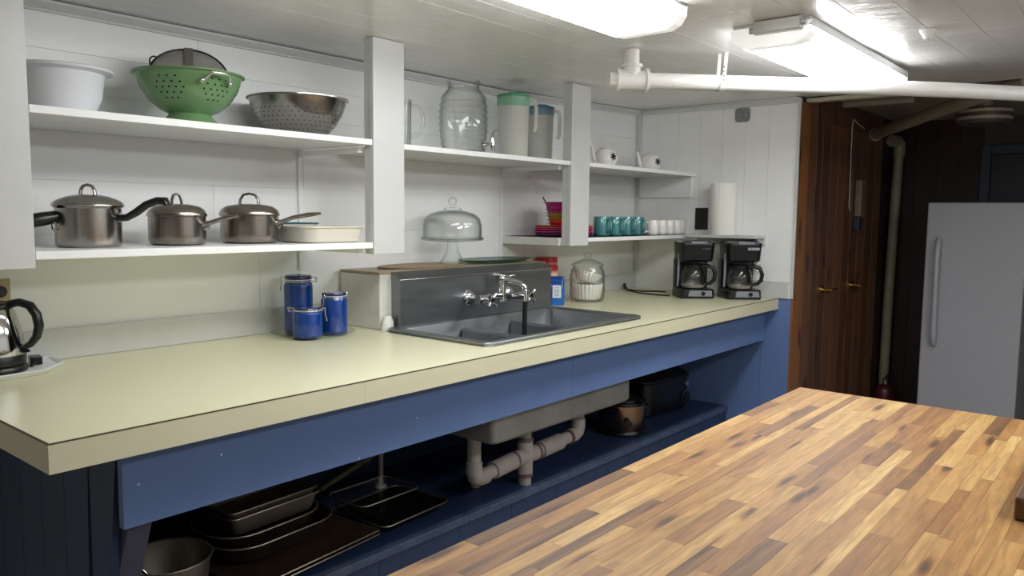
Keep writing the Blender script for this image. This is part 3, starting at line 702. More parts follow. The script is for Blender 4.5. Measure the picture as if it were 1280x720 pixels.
# ------------------------------------------------------------------ lower shelf, first bay: pots
Z0 = 1.2575
def lid_handle(t, w, h, z, mt, rot, flat=1.6):
    pts = [(-w / 2, 0, 0), (-w / 2 * .92, 0, h * .45), (-w / 2 * .6, 0, h * .88), (0, 0, h), (w / 2 * .6, 0, h * .88), (w / 2 * .92, 0, h * .45), (w / 2, 0, 0)]
    mb = M().tube(pts, .0042, 10, flat=flat); mb.xf(Matrix.Translation((0, 0, z)) @ Matrix.Rotation(rot, 4, 'Z')); return mb.build('lid_handle', mt, t, smooth=60)
RA = math.radians(-50.4)   # direction of the picture's right, in plan
rt = Vector((math.cos(RA), math.sin(RA), 0))
t = thing('saucepan', 'tall shiny saucepan with black handles and a domed lid, leftmost pot', 'saucepan', (0.945, 2.335, Z0))
M().lathe([(0, 0), (.078, 0), (.084, .006), (.085, .012), (.085, .108), (.089, .112), (.086, .113), (.082, .108), (.082, .012), (0, .010)], 48).build('pot_body', pot_steel, t, smooth=40)
ld = M().lathe([(.091, .113), (.0925, .116), (.091, .122), (.080, .131), (.055, .141), (.03, .146), (0, .147)], 48); ld.disc(.091, .1125, 48, up=False); ld.build('lid', pot_steel, t, smooth=40)
lid_handle(t, .042, .028, .146, pot_steel, RA)
pts = [rt * .084 + Vector((0, 0, .082)), rt * .108 + Vector((0, 0, .083)), rt * .135 + Vector((0, 0, .098)), rt * .165 + Vector((0, 0, .120)), rt * .195 + Vector((0, 0, .131)), rt * .218 + Vector((0, 0, .130)), rt * .222 + Vector((0, 0, .120))]
M().tube(pts, [.010, .010, .011, .011, .011, .012, .009], 12, flat=1.4).build('long_handle', black_pl, t, smooth=60)
ca = rt @ Vector((1, 0, 0)); lf = Vector((math.cos(RA + PI + .85), math.sin(RA + PI + .85), 0))
M().tube([lf * .080 + Vector((0, 0, .085)), lf * .115 + Vector((0, 0, .078)), lf * .160 + Vector((0, 0, .070)), lf * .172 + Vector((0, 0, .066))], [.016, .019, .019, .013], 12, flat=1.1).build('helper_handle', black_pl, t, smooth=60)
M().tube([lf * .092 + Vector((0, 0, .070)) + Vector((lf.y, -lf.x, 0)) * (-.012 * math.cos(a)) + Vector((0, 0, -.024 * math.sin(a))) for a in [PI * i / 12 for i in range(13)]], .0022, 8).build('wire_ring', chrome, t, smooth=60)
M().tube([rt * .088 + Vector((0, 0, .070)), rt * .092 + Vector((0, 0, .082)), rt * .088 + Vector((0, 0, .096))], .006, 8).build('handle_bracket', chrome, t, smooth=60)

def steel_pot(label, x, yv, r, h, hw, hh, hlen, hrise, hrot):
    t = thing('saucepan', label, 'saucepan', (x, yv, Z0))
    M().lathe([(0, 0), (r * .82, 0), (r * .95, .004), (r * .995, .016), (r, .03), (r, h), (r - .003, h), (r - .003, .03), (r * .9, .01), (0, .006)], 48).build('pot_body', old_steel, t, smooth=40)
    ld = M().lathe([(r + .003, h + .0005), (r + .004, h + .006), (r * .97, h + .020), (r * .80, h + .031), (r * .4, h + .038), (0, h + .039)], 48); ld.disc(r + .003, h + .0003, 48, up=False); ld.build('lid', old_steel, t, smooth=60)
    lid_handle(t, hw, hh, h + .037, old_steel, RA + hrot, 1.8)
    up = Vector((0, 0, 1))
    M().tube([rt * (r - .002) + up * (h - .022), rt * (r + .012) + up * (h - .020), rt * (r + .05) + up * (h - .010 + hrise * .4), rt * (r + hlen * .7) + up * (h - .006 + hrise * .9), rt * (r + hlen) + up * (h + hrise - .002)], [.012, .0075, .007, .008, .004], 10, flat=1.5).build('long_handle', old_steel, t, smooth=60)
    mb = M().tube([rt * (r - .001) + up * (h - .036), rt * (r + .006) + up * (h - .028), rt * (r + .006) + up * (h - .012)], .013, 8, flat=.8); mb.build('handle_rivet', old_steel, t, smooth=60)
    return t
steel_pot('small stained steel saucepan with a narrow lid loop, middle pot of three', 1.203, 2.335, .083, .086, .030, .032, .105, .006, .75)
steel_pot('stained steel saucepan with a wide arched lid loop, right pot of three', 1.458, 2.345, .093, .090, .064, .036, .145, .012, 0)
# tray and platter
t = thing('serving_tray', 'cream enamel oblong tray on the lower shelf beside the right saucepan', 'tray', (1.684, 2.27, Z0))
mb = M(); mb.loft([rrect(0, 0, z, w_, d_, .05, 6) for z, w_, d_ in ((0, .215, .185), (.006, .232, .205), (.048, .246, .218), (.053, .258, .232), (.056, .256, .230), (.052, .24, .210), (.010, .226, .196), (.008, .2, .16))], True, True)
mb.build('tray', cream_enamel, t, smooth=45, recalc=False)
t = thing('platter', 'teal-edged thin platter standing behind the cream tray', 'platter', (1.70, 2.475, Z0))
mb = M(); mb.loft([rrect(0, 0, z, w_, d_, .03, 4) for z, w_, d_ in ((0, .17, .085), (.006, .19, .10), (.060, .20, .115), (.063, .205, .12), (.062, .19, .105), (.01, .17, .09))], True, True)
mb.build('platter_body', white_cer, t, smooth=45, recalc=False)
M().tube(rrect(0, 0, .063, .205, .12, .03, 4) + [rrect(0, 0, .063, .205, .12, .03, 4)[0]], .0022, 6, False).build('rim_line', teal_rim, t, smooth=60)

# ------------------------------------------------------------------ upper shelf, second bay: glassware
Z2 = 1.6125
t = thing('glass_pitcher', 'ribbed clear glass pitcher with a loop handle, half behind the middle post', 'pitcher', (2.135, 2.375, Z2))
rip = lambda a, z: 1 + .025 * math.cos(18 * a)
M().lathe([(0, 0), (.052, 0), (.056, .004), (.060, .19), (.062, .195), (.058, .195), (.055, .012), (0, .010)], 72, rip=rip).build('pitcher_body', clear2, t, smooth=60)
up = Vector((0, 0, 1))
M().tube([rt * .058 + up * .175, rt * .085 + up * .172, rt * .105 + up * .145, rt * .110 + up * .105, rt * .095 + up * .065, rt * .058 + up * .048], .0065, 10).build('handle', clear2, t, smooth=60)
t = thing('drink_dispenser', 'large clear beehive glass drink dispenser with a chrome spigot', 'drink dispenser', (2.520, 2.370, Z2))
pr = [(0, 0), (.084, 0), (.092, .006)]
for i in range(9):
    z0 = .012 + i * .027; base = (.095, .099, .102, .105, .107, .107, .106, .104, .099)[i]
    pr += [(base - .006, z0), (base - .001, z0 + .006), (base + .001, z0 + .0135), (base - .001, z0 + .021)]
pr += [(.088, .262), (.076, .276), (.068, .284), (.068, .30), (.072, .306), (.073, .316), (.070, .320), (.064, .316), (.064, .284), (.075, .270), (.09, .25), (.10, .2), (.10, .10), (.09, .02), (0, .012)]
M().lathe(pr, 56).build('jar', clear, t, smooth=50)
sd = Vector((math.cos(RA - .45), math.sin(RA - .45), 0))
mb = M(); mb.cyl(tuple(sd * .097 + up * .045), tuple(sd * .108 + up * .045), .017, 16); mb.cyl(tuple(sd * .105 + up * .045), tuple(sd * .145 + up * .045), .007, 12); mb.tube([sd * .14 + up * .072, sd * .142 + up * .045, sd * .142 + up * .020], [.009, .010, .008], 12)
mb.build('spigot', chrome, t, smooth=50)
M().tube([sd * .141 + up * .07, sd * .142 + up * .088, sd * .152 + up * .100, sd * .168 + up * .104], [.006, .006, .005, .004], 8).build('spigot_lever', chrome, t, smooth=60)
def pitcher(label, x, yv, r, h, lidm, lh, band):
    t = thing('plastic_pitcher', label, 'pitcher', (x, yv, Z2))
    M().lathe([(0, 0), (r * .90, 0), (r * .93, .005), (r, h * .8), (r * 1.01, h - lh), (r * .97, h - lh), (r * .96, h * .8), (r * .88, .01), (0, .008)], 40).build('pitcher_body', frost, t, smooth=40)
    M().lathe([(r * 1.015, h - lh), (r * 1.04, h - lh * .95), (r * 1.06, h - .014)], 40).build('lid_band', band, t, smooth=45)
    M().lathe([(r * 1.06, h - .0135), (r * 1.075, h - .012), (r * 1.07, h - .004), (r * .9, h), (0, h + .001)], 40).build('lid', lidm, t, smooth=45)
    M().tube([rt * -(r * .55) + up * (h - .008), rt * -(r * .25) + up * (h + .001), rt * (r * .35) + up * (h + .001), rt * (r * .9) + up * (h - .008)], [.010, .012, .012, .010], 10, flat=1.4).build('lid_grip', lidm, t, smooth=60)
    M().tube([rt * (r * .99) + up * (h - .02), rt * (r + .026) + up * (h - .025), rt * (r + .032) + up * (h - .06), rt * (r + .030) + up * (h * .50), rt * (r + .022) + up * (h * .44)], [.009, .009, .010, .009, .008], 10, flat=1.3).build('handle', frost, t, smooth=60)
pitcher('frosted plastic pitcher with a green lid on the top shelf', 2.835, 2.350, .073, .297, green_lid, .055, green_band)
pitcher('frosted plastic pitcher with a blue lid, beside the right post', 3.105, 2.405, .068, .276, blue_lid, .045, blue_band)

# ------------------------------------------------------------------ upper shelf, third bay: teapots
Z3 = 1.6145
def teapot(label, x, yv, rz, s):
    t = thing('teapot', label, 'teapot', (x, yv, Z3), rz)
    M().lathe([(0, 0), (.042, 0), (.050, .004), (.060, .028), (.061, .052), (.055, .080), (.044, .094), (.034, .098), (0, .098)], 36).build('pot_body', white_cer, t, smooth=60)
    M().lathe([(.036, .098), (.033, .103), (.015, .109), (.007, .110), (.008, .116), (0, .119)], 24).build('lid', white_cer, t, smooth=60)
    M().tube([(-.046, -.006, .022), (-.066, -.006, .045), (-.072, -.006, .080), (-.080, -.006, .112)], [.018, .013, .009, .007], 12).build('spout', white_cer, t, smooth=60)
    M().tube([(.045, .03, .080), (.066, .045, .084), (.076, .05, .060), (.068, .046, .034), (.050, .034, .026)], .0055, 10).build('handle', white_cer, t, smooth=60)
    e = M()
    for k in range(6):
        a = .3 + k * 2 * PI / 6; n0 = len(e.v); e.disc(.0075, 0, 8)
        e.xf(Matrix.Rotation(.45, 4, 'Z') @ Matrix.Translation((0, -.0625, .054)) @ Matrix.Rotation(PI / 2, 4, 'X') @ Matrix.Rotation(a, 4, 'Z') @ Matrix.Translation((.011, 0, 0)) @ Matrix.Diagonal((1.5, .62, 1, 1)), n0)
    n0 = len(e.v); e.disc(.007, 0, 8); e.xf(Matrix.Rotation(.45, 4, 'Z') @ Matrix.Translation((0, -.0623, .054)) @ Matrix.Rotation(PI / 2, 4, 'X'), n0)
    o = e.build('flower_print', mat('black_print', '1d1d1f', .4), t, recalc=False); o['kind'] = 'stuff'
    return t
teapot('small white teapot with a black flower print, next to the right post', 3.56, 2.31, RA + .15, 1.0)
teapot('small white teapot with a black flower print, near the room corner', 4.03, 2.31, RA + .15, 1.0)

# ------------------------------------------------------------------ lower shelf, third bay: crockery
Z4 = 1.2545
M().box(3.176 - .74, 4.278 - .74, 2.156 - 2.15, 2.552 - 2.15, 1.2522 - 1.214, 1.2540 - 1.214).build('shelf_liner', black_soft, sh)
M().box(3.022 - .74, 3.1755 - .74, 2.204 - 2.15, 2.552 - 2.15, 1.2522 - 1.214, 1.2540 - 1.214).build('shelf_liner', black_soft, sh)
c0 = (3.235, 2.345)
t = thing('plate_stack', 'squat stack of magenta and orange square plates behind the right post', 'plates', (c0[0], c0[1], Z4), RA)
for k, (mt, h) in enumerate(((plum, .013), (magenta, .013), (magenta, .012), (orange_pl, .008), (red_pl, .008))):
    z = sum(x[1] for x in ((plum, .013), (magenta, .013), (magenta, .012), (orange_pl, .008), (red_pl, .008))[:k])
    mb = M().loft([rrect(0, 0, z + .0003, .27, .20, .03), rrect(0, 0, z + h * .5, .285, .215, .03), rrect(0, 0, z + h - .0003, .285, .215, .03)], True, True); mb.build('plate', mt, t, smooth=50)
zz = Z4 + .0545
t = thing('nested_bowls', 'tapered stack of magenta, olive and orange plastic cups on the plates', 'cups', (c0[0], c0[1], zz), RA)
zc = 0; r = .068
for mt, h in ((red_pl, .014), (orange_pl, .016), (olive_pl, .020), (olive_pl, .014), (magenta, .018), (magenta, .034)):
    r2 = r + h * .22
    M().lathe([(0, zc), (r, zc), (r2, zc + h - .002), (r2 + .002, zc + h - .0005), (0, zc + h - .0005)], 36).build('cup', mt, t, smooth=40)
    M().box(-r2 - .010, -r2 + .004, -.008, .008, zc + h - .006, zc + h - .002).build('tab', mt, t)
    zc += h; r = r2
M().tube([(-r + .004, 0, zc), (-r - .006, 0, zc + .012), (-r - .013, 0, zc + .026)], .0035, 8).build('spoon_tip', plum, t, smooth=60)

def mug(label, x, yv, r, h, mt, ha, group):
    t = thing('mug', label, 'mug', (x, yv, Z4), ha, group)
    M().lathe([(0, 0), (r * .86, 0), (r * .94, .003), (r, .012), (r, h - .002), (r - .001, h), (r - .004, h - .001), (r - .004, .01), (0, .008)], 36).build('mug_body', mt, t, smooth=45)
    M().tube([(r - .002, 0, h * .82), (r + .014, 0, h * .86), (r + .027, 0, h * .70), (r + .028, 0, h * .45), (r + .018, 0, h * .24), (r - .002, 0, h * .20)], .0048, 10, flat=1.3).build('handle', mt, t, smooth=60)
for i, (x, lab) in enumerate(((3.435, 'teal ceramic mug half hidden by the right post'), (3.56, 'teal ceramic mug second from the right post'), (3.675, 'teal ceramic mug third from the right post, handle forward'), (3.78, 'teal ceramic mug beside the white mugs'))):
    mug(lab, x, 2.245, .043, .100, teal_cer, RA - .95, 'teal mugs on the lower shelf')
for i, (x, yv, lab, ha) in enumerate(((3.892, 2.205, 'small white mug touching the row of teal mugs', RA + PI + .5), (3.988, 2.205, 'small white mug second from the teal mugs', RA + PI + .9), (4.074, 2.205, 'small white mug third from the teal mugs', RA + PI + .9), (4.158, 2.205, 'small white mug fourth from the teal mugs', RA + PI + .9), (4.240, 2.225, 'small white mug last in the row, next to the end wall', RA + PI + .9))):
    mug(lab, x, yv, .034, .082, white_cer, ha, 'small white mugs on the lower shelf')

# ------------------------------------------------------------------ on the ledge
ZL = .9105 + .2240
t = thing('placemat', 'flat brown woven mat lying on the ledge behind the sink', 'mat', (2.33, 2.425, ZL))
mb = M().loft([oval(0, 0, .0, .23, .115, 40), oval(0, 0, .007, .235, .118, 40), oval(0, 0, .009, .228, .113, 40)], True, True); mb.build('mat', bamboo, t, smooth=50)
t = thing('cake_stand', 'clear glass footed cake stand with a domed cover on the ledge', 'cake stand', (2.500, 2.415, ZL + .0095))
M().lathe([(0, 0), (.055, 0), (.057, .004), (.048, .014), (.030, .045), (.022, .075), (.024, .092), (.10, .097), (.134, .101), (.142, .112), (.139, .114), (.130, .105), (0, .103)], 48).build('stand', clear, t, smooth=50)
dm = M().lathe([(.128, .107), (.130, .107), (.130, .165), (.122, .196), (.098, .217), (.060, .228), (.040, .232), (.036, .243), (0, .245)], 48); dm.lathe([(.126, .107), (.126, .165), (.118, .193), (.095, .213), (.058, .224), (0, .228)], 48)
d_o = dm.build('dome', clear, t, smooth=50)
M().lathe([(0, .2455), (.010, .2455), (.012, .250), (.010, .254), (.016, .262), (.019, .272), (.016, .282), (.008, .289), (0, .2905)], 24).build('knob', clear2, d_o, smooth=60)
t = thing('glass_platter', 'oval green glass platter lying on the ledge right of the cake stand', 'platter', (2.800, 2.420, ZL + .0005))
mb = M().loft([oval(0, 0, 0, .16, .085), oval(0, 0, .004, .18, .095), oval(0, 0, .014, .222, .122), oval(0, 0, .018, .224, .124), oval(0, 0, .008, .18, .094), oval(0, 0, .006, .1, .05)], True, True)
mb.build('platter_body', green_glass, t, smooth=50)

# ------------------------------------------------------------------ on the counter
ZC = .9105
def jar(label, x, yv, r, h, ha, z, flip):
    t = thing('storage_jar', label, 'jar', (x, yv, z), ha)
    M().lathe([(0, 0), (r * .88, 0), (r * .97, .004), (r, .012), (r, h * .80), (r * .97, h * .835), (r * .90, h * .86), (r * .90, h * .90), (r * .86, h * .90), (r * .86, h * .86), (r * .94, h * .8), (r * .94, .014), (0, .010)], 40).build('jar_body', cobalt, t, smooth=45)
    M().lathe([(0, h * .915), (r * .92, h * .915), (r * .94, h * .925), (r * .92, h * .965), (r * .88, h * .985), (r * .5, h), (0, h)], 40).build('lid', cobalt_lid, t, smooth=45)
    M().lathe([(r * .90, h * .902), (r * .955, h * .903), (r * .955, h * .913), (r * .90, h * .914)], 40).build('seal', white_pl, t, smooth=45)
    zr = h * .88
    M().tube([(r * .915 * math.cos(a), r * .915 * math.sin(a), zr) for a in [2 * PI * i / 32 for i in range(33)]], .0016, 6, False).build('wire_band', chrome, t, smooth=60)
    mb = M().tube([(r * .90, -.010, zr), (r + .012, -.010, zr - .004), (r + .016, -.008, zr + .012), (r + .010, -.006, h * .95), (r * .86, 0, h * .95)], .0017, 6)
    mb.tube([(r * .90, .010, zr), (r + .012, .010, zr - .004), (r + .016, .008, zr + .012), (r + .010, .006, h * .95), (r * .86, 0, h * .95)], .0017, 6)
    mb.build('hinge_wire', chrome, t, smooth=60)
    mb = M().tube([(-r * .90, -.008, zr), (-r - .010, -.008, zr), (-r - .011, -.004, h * .95), (-r * .86, 0, h * .955)], .0017, 6); mb.tube([(-r - .010, .0, zr), (-r - .010, 0, zr - .010), (-r - .016, 0, zr - .038)], .0022, 6)
    mb.build('clasp_wire', chrome, t, smooth=60)
t = thing('glass_plate', 'round clear glass plate under the blue jars', 'plate', (1.735, 2.385, ZC))
M().lathe([(0, 0), (.10, 0), (.115, .003), (.148, .014), (.152, .015), (.150, .018), (.115, .007), (.10, .005), (0, .005)], 56).build('plate', plate_glass, t, smooth=50)
jar('tall cobalt blue glass clip jar standing on the glass plate', 1.715, 2.445, .052, .218, RA, ZC + .0055, 1)
jar('medium cobalt blue glass clip jar standing on the glass plate', 1.795, 2.338, .048, .155, RA + 1.1, ZC + .0055, 1)
jar('short cobalt blue glass clip jar at the front of the glass plate', 1.672, 2.330, .053, .110, RA + PI, ZC + .0055, -1)

# kettle on its white tray
t = thing('plastic_tray', 'white plastic tray with cut corners under the electric kettle', 'tray', (0.66, 2.42, ZC))
pl = lambda i: [(-.22 + i, -.125 + i), (.155 - i, -.095 + i), (.235 - i, -.005 + i * .4), (.245 - i, .118 - i), (-.22 + i, .118 - i)]
mb = M().loft([[(a, b, 0) for a, b in pl(.012)], [(a, b, .006) for a, b in pl(.006)], [(a, b, .014) for a, b in pl(0)], [(a, b, .016) for a, b in pl(.004)], [(a, b, .010) for a, b in pl(.014)]], True, True)
mb.build('tray', white_pl, t, bevel=.001)
t = thing('kettle', 'stainless steel electric kettle with a black handle at the left edge', 'kettle', (0.722, 2.425, ZC + .0105))
M().lathe([(0, 0), (.078, 0), (.080, .004), (.076, .016), (.070, .020), (0, .020)], 40).build('power_base', black_pl, t, smooth=45)
M().lathe([(.066, .0205), (.076, .0205), (.0765, .045), (.0755, .047), (.07, .047)], 40).build('lower_ring', black_pl, t, smooth=45)
M().lathe([(.0755, .0475), (.075, .070), (.070, .105), (.062, .140), (.054, .165), (.050, .172), (.0, .172)], 44).build('kettle_body', mat('polished_steel', 'c4c4c4', .07, 1.0), t, smooth=45)
M().lathe([(.0515, .1725), (.0525, .180), (.048, .188), (.02, .192), (0, .193)], 40).build('lid', black_pl, t, smooth=45)
kd = Vector((math.cos(RA + .12), math.sin(RA + .12), 0))
pts = [kd * .046 + up * .184, kd * .072 + up * .189, kd * .098 + up * .180, kd * .114 + up * .155, kd * .119 + up * .125, kd * .112 + up * .095, kd * .096 + up * .075, kd * .075 + up * .064]
M().tube(pts, [.011, .011, .012, .012, .012, .011, .010, .008], 12, flat=1.25).build('handle', black_pl, t, smooth=60)
M().tube([kd * .066 + up * .054, kd * .092 + up * .056], [.006, .004], 8).build('switch', black_pl, t, smooth=50)
M().tube([-kd * .056 + up * .150, -kd * .074 + up * .166, -kd * .086 + up * .172], [.014, .012, .008], 10).build('spout', mat('spout_steel', 'c4c4c4', .1, 1.0), t, smooth=60)
t = thing('power_plug', 'black plug and cord end lying beside the kettle base', 'plug', (0.835, 2.43, ZC + .0115))
mb = M().loft([rrect(0, 0, 0, .030, .050, .006), rrect(0, 0, .022, .030, .050, .006)], True, True); mb.xf(Matrix.Rotation(RA + .7, 4, 'Z')); mb.xf(Matrix.Translation((0, .03, .0))); mb.build('plug', black_pl, t, bevel=.002)
M().tube([(-.028, -.022, .004), (-.018, -.008, .005), (-.010, .004, .006), (-.004, .012, .010)], .004, 8).build('cord', black_soft, t, smooth=60)
t = thing('wall_outlet', 'beige wall outlet plate behind the kettle', 'outlet', (0.775, YB - .0015, 1.125))
M().box(-.036, .036, -.005, 0, -.036, .036).build('plate', beige_pl, t, bevel=.002)
M().cyl((0.010, -.005, 0), (.010, -.008, 0), .017, 20).build('socket', black_pl, t, smooth=40)

# cans, bag, cookie jar
def can(label, x, yv, r, h, body, lh, band):
    t = thing('coffee_can', label, 'can', (x, yv, ZC))
    M().lathe([(0, 0), (r, 0), (r, h - lh), (0, h - lh)], 36).build('can_body', body, t, smooth=40)
    M().lathe([(0, h - lh + .0003), (r + .003, h - lh + .0003), (r + .003, h - .002), (r, h), (0, h)], 36).build('lid', red_pl, t, smooth=40)
    if band: M().lathe([(r + .0006, h - lh - .055), (r + .0008, h - lh - .0545), (r + .0008, h - lh - .012), (r + .0006, h - lh - .0115)], 36).build('paper_label', peach, t, smooth=40)
    return t
can('tall pink plastic canister with a red lid, behind the smaller red-lidded can', 3.305, 2.497, .052, .228, pinkcan, .026, False)
t = can('coffee can with a red lid and peach label, behind the blue bag', 3.222, 2.428, .048, .192, pinkcan, .026, True)
a = math.atan2(-2.428, -3.222); mx = Matrix.Rotation(a, 4, 'Z') @ Matrix.Translation((.0495, 0, .125)) @ Matrix.Rotation(PI / 2, 4, 'Y') @ Matrix.Rotation(PI / 2, 4, 'Z')
mb = M().tube([(.000 + .010 * math.cos(q) * (1 + q * .05), .012 * math.sin(q), 0) for q in [i * .4 for i in range(14)]], .0016, 6); mb.xf(mx); mb.build('script_print', red_pl, t)
t = thing('blue_bag', 'blue printed bag with a white label, beside the sink backsplash', 'bag', (3.148, 2.345, ZC), math.atan2(-2.345, -3.148) + PI / 2)
mb = M().loft([rrect(0, 0, 0, .120, .058, .012), rrect(0, 0, .015, .126, .064, .016), rrect(0, 0, .095, .122, .056, .02), rrect(0, .002, .125, .116, .034, .012), rrect(0, .004, .142, .112, .010, .004)], True, True); mb.build('bag_body', bag_blue, t, smooth=50)
mb = M().loft([rrect(0, .001, .103, .1225, .052, .018), rrect(0, .003, .1262, .1168, .0345, .012), rrect(0, .0045, .1432, .1130, .0112, .004)], True, True); mb.build('bag_top', bag_dark, t, smooth=50)
mb = M().quadbox([(.002, -.0335, .038), (.044, -.0335, .038), (.044, -.0300, .038), (.002, -.0300, .038), (.002, -.0305, .098), (.044, -.0305, .098), (.044, -.027, .098), (.002, -.027, .098)]); mb.build('white_label', bag_white, t)
mb = M()
for k in range(5): mb.box(.010, .036, -.0345 + k * .0006, -.030, .047 + k * .010, .050 + k * .010)
o = mb.build('label_print', mat('grey_print', '8f979c', .5), t); o['kind'] = 'stuff'
mb = M().prism([(-.060, .004), (-.02, .004), (-.024, .020), (-.034, .012), (-.042, .030), (-.050, .016), (-.060, .036)], lambda u, v, q: (u, q, v), -.0335, -.030); mb.build('white_splash_print', bag_white, t)

jx, jy = 3.415, 2.315
t = thing('cookie_jar', 'clear glass cookie jar with a lidded knob, holding paper coffee filters', 'jar', (jx, jy, ZC))
M().lathe([(0, 0), (.080, 0), (.086, .004), (.092, .03), (.092, .14), (.086, .165), (.078, .176), (.078, .186), (.075, .186), (.075, .176), (.083, .163), (.089, .14), (.089, .03), (.082, .009), (0, .007)], 48).build('jar_body', clear, t, smooth=50)
l_ = M().lathe([(.086, .1865), (.088, .190), (.082, .195), (.060, .208), (.030, .219), (.015, .224), (.012, .230), (0, .230)], 48).build('lid', clear2, t, smooth=50)
M().lathe([(0, .2305), (.013, .2305), (.021, .236), (.023, .244), (.020, .251), (0, .254)], 24).build('knob', clear2, l_, smooth=50)
flute = lambda a, z: 1 + .06 * math.cos(24 * a) * min(1, max(0, z / .03))
def filters(label, loc_, r0, r1, h, tilt, ta):
    t = thing('coffee_filters', label, 'coffee filters', loc_)
    for k in range(3):
        mb = M().lathe([(0, .001 + k * .004), (r0 - k * .001, .001 + k * .004), (r0 + .004, .006 + k * .004), (r1 - k * .002, h + k * .003), (r1 - .002 - k * .002, h + k * .003), (r0 + .001, .009 + k * .004), (0, .004 + k * .004)], 180, rip=flute)
        mb.xf(Matrix.Rotation(tilt, 4, Vector((math.cos(ta), math.sin(ta), 0)))); mb.build('filter', paper, t, smooth=80)
filters('stack of fluted white paper coffee filters at the bottom of the glass jar', (jx, jy, ZC + .009), .062, .082, .078, 0, 0)
filters('tilted stack of white paper coffee filters on top inside the glass jar', (jx - .006, jy + .006, ZC + .103), .050, .075, .048, math.radians(15), RA + PI / 2 + 0.2)

# coffee makers
def coffee_maker(label, x, yv, face, cordpts, logo):
    t = thing('coffee_maker', label, 'coffee maker', (x, yv, ZC), face)      # front towards local -Y
    W2, D2, H = .182, .20, .308
    t.scale = (1, 1, 1.035)
    mb = M()
    mb.loft([rrect(0, 0, 0, W2 + .004, D2, .02), rrect(0, 0, .008, W2 + .008, D2 + .004, .02), rrect(0, 0, .046, W2 + .004, D2, .02), rrect(0, 0, .050, W2 - .004, D2 - .008, .02)], True, True); mb.build('base', black_pl, t, smooth=40)
    mb = M().loft([rrect(0, .062, .0505, W2, .075, .015), rrect(0, .062, .205, W2, .075, .015)], True, True); mb.build('column', black_pl, t, smooth=40)
    mb = M().loft([rrect(0, .010, .1955, W2 * .94, .172, .03), rrect(0, .004, .205, W2 * .98, .185, .03), rrect(0, .0, .285, W2 + .006, D2 - .004, .03)], True, True); mb.build('brew_head', black_pl, t, smooth=40)
    mb = M().loft([rrect(0, 0, .2855, W2 + .008, D2, .03), rrect(0, 0, .296, W2 + .006, D2 - .002, .03), rrect(0, .004, .306, W2 - .03, D2 - .04, .03)], True, True); l = mb.build('lid', black_pl, t, smooth=40)
    M().box(-.045, .045, -.103, -.075, .290, .303).build('lid_tab', grey_panel, l, bevel=.003)
    M().tube([(-W2 / 2 - .001, -.02, .06), (-W2 / 2 - .002, -.03, .12), (-W2 / 2 - .002, -.03, .24)], .006, 8, flat=.4).build('water_window', grey_panel, t, smooth=60)
    # control panel and switch
    mb = M().quadbox([(-.055, -.1065, .012), (.080, -.1065, .012), (.080, -.10, .012), (-.055, -.10, .012), (-.048, -.1035, .043), (.076, -.1035, .043), (.076, -.097, .043), (-.048, -.097, .043)]); pn = mb.build('control_panel', grey_panel, t, bevel=.002)
    M().cyl((.028, -.1045, .028), (.028, -.1105, .027), .011, 18).build('switch', black_pl, pn, smooth=40)
    # carafe
    cf = bpy.data.objects.new('carafe', None); col.objects.link(cf); cf.parent = t; cf.location = (-.012, -.040, .0515); cf['label'] = 'glass carafe with a black handle'
    M().lathe([(0, 0), (.050, 0), (.056, .004), (.066, .03), (.068, .055), (.060, .090), (.046, .112), (.043, .116), (.041, .116), (.044, .111), (.058, .089), (.066, .055), (.064, .03), (.054, .006), (0, .003)], 40).build('glass_bowl', smoke, cf, smooth=50)
    M().lathe([(.0495, .112), (.0495, .122), (.044, .126), (.040, .132), (0, .134)], 32).build('carafe_lid', black_pl, cf, smooth=45)
    M().lathe([(.055, .004), (.0585, .006), (.0668, .022), (.0655, .022), (.057, .006)], 40).build('measure_ring', mat('carafe_ring', '9b9790', .3), cf, smooth=45)
    ha = math.radians(-18); hd = Vector((math.cos(ha), math.sin(ha), 0))
    M().tube([hd * .045 + up * .116, hd * .075 + up * .122, hd * .105 + up * .112, hd * .118 + up * .080, hd * .113 + up * .048, hd * .095 + up * .030, hd * .066 + up * .024], [.009, .010, .011, .011, .011, .010, .008], 12, flat=1.3).build('handle', black_pl, cf, smooth=60)
    if logo:
        text('MR. COFFEE', .0125, logo_white, 'logo_text', t, Matrix.Translation((.040, -.0995, .266)) @ Matrix.Rotation(PI / 2, 4, 'X'))
        M().box(.008, .072, -.0985, -.094, .258, .274).build('logo_plate', grey_panel, t, bevel=.001)
    else:
        text('MR. COFFEE', .0085, mat('dim_logo_grey', '6d7075', .4), 'logo_text', t, Matrix.Translation((.040, -.0995, .264)) @ Matrix.Rotation(PI / 2, 4, 'X'))
    if cordpts:
        M().tube(cordpts, .0035, 8).build('power_cord', black_soft, t, smooth=60)
    return t
FA = math.radians(-47)
coffee_maker('black drip coffee maker left of the pair, with its cord lying on the counter', 4.015, 2.010, FA, None, False)
coffee_maker('black drip coffee maker right of the pair, with a bright logo, under the small shelf', 4.155, 1.800, FA, None, True)
t = thing('extension_lead', 'black power cord looped on the counter left of the coffee makers', 'cord', (3.95, 2.15, ZC))
M().tube([(.028, .006, .02), (.006, .045, .022), (.02, .16, .014), (.06, .27, .012), (.15, .36, .010), (.19, .375, .010)], .0045, 8).build('cord', black_soft, t, smooth=60)
M().tube([(-.008, -.036, .005), (-.022, .02, .005), (-.014, .09, .005), (.01, .18, .005), (.08, .29, .006), (.16, .355, .012)], .004, 8).build('cord', black_soft, t, smooth=60)
M().tube([(.155, .35, .012), (.178, .372, .016), (.186, .378, .034)], [.010, .010, .008], 10).build('plug', black_pl, t, smooth=50)
t = thing('paper_towel_roll', 'white paper towel roll standing on the small end-wall shelf', 'paper towel', (4.218, 1.94, 1.2575))
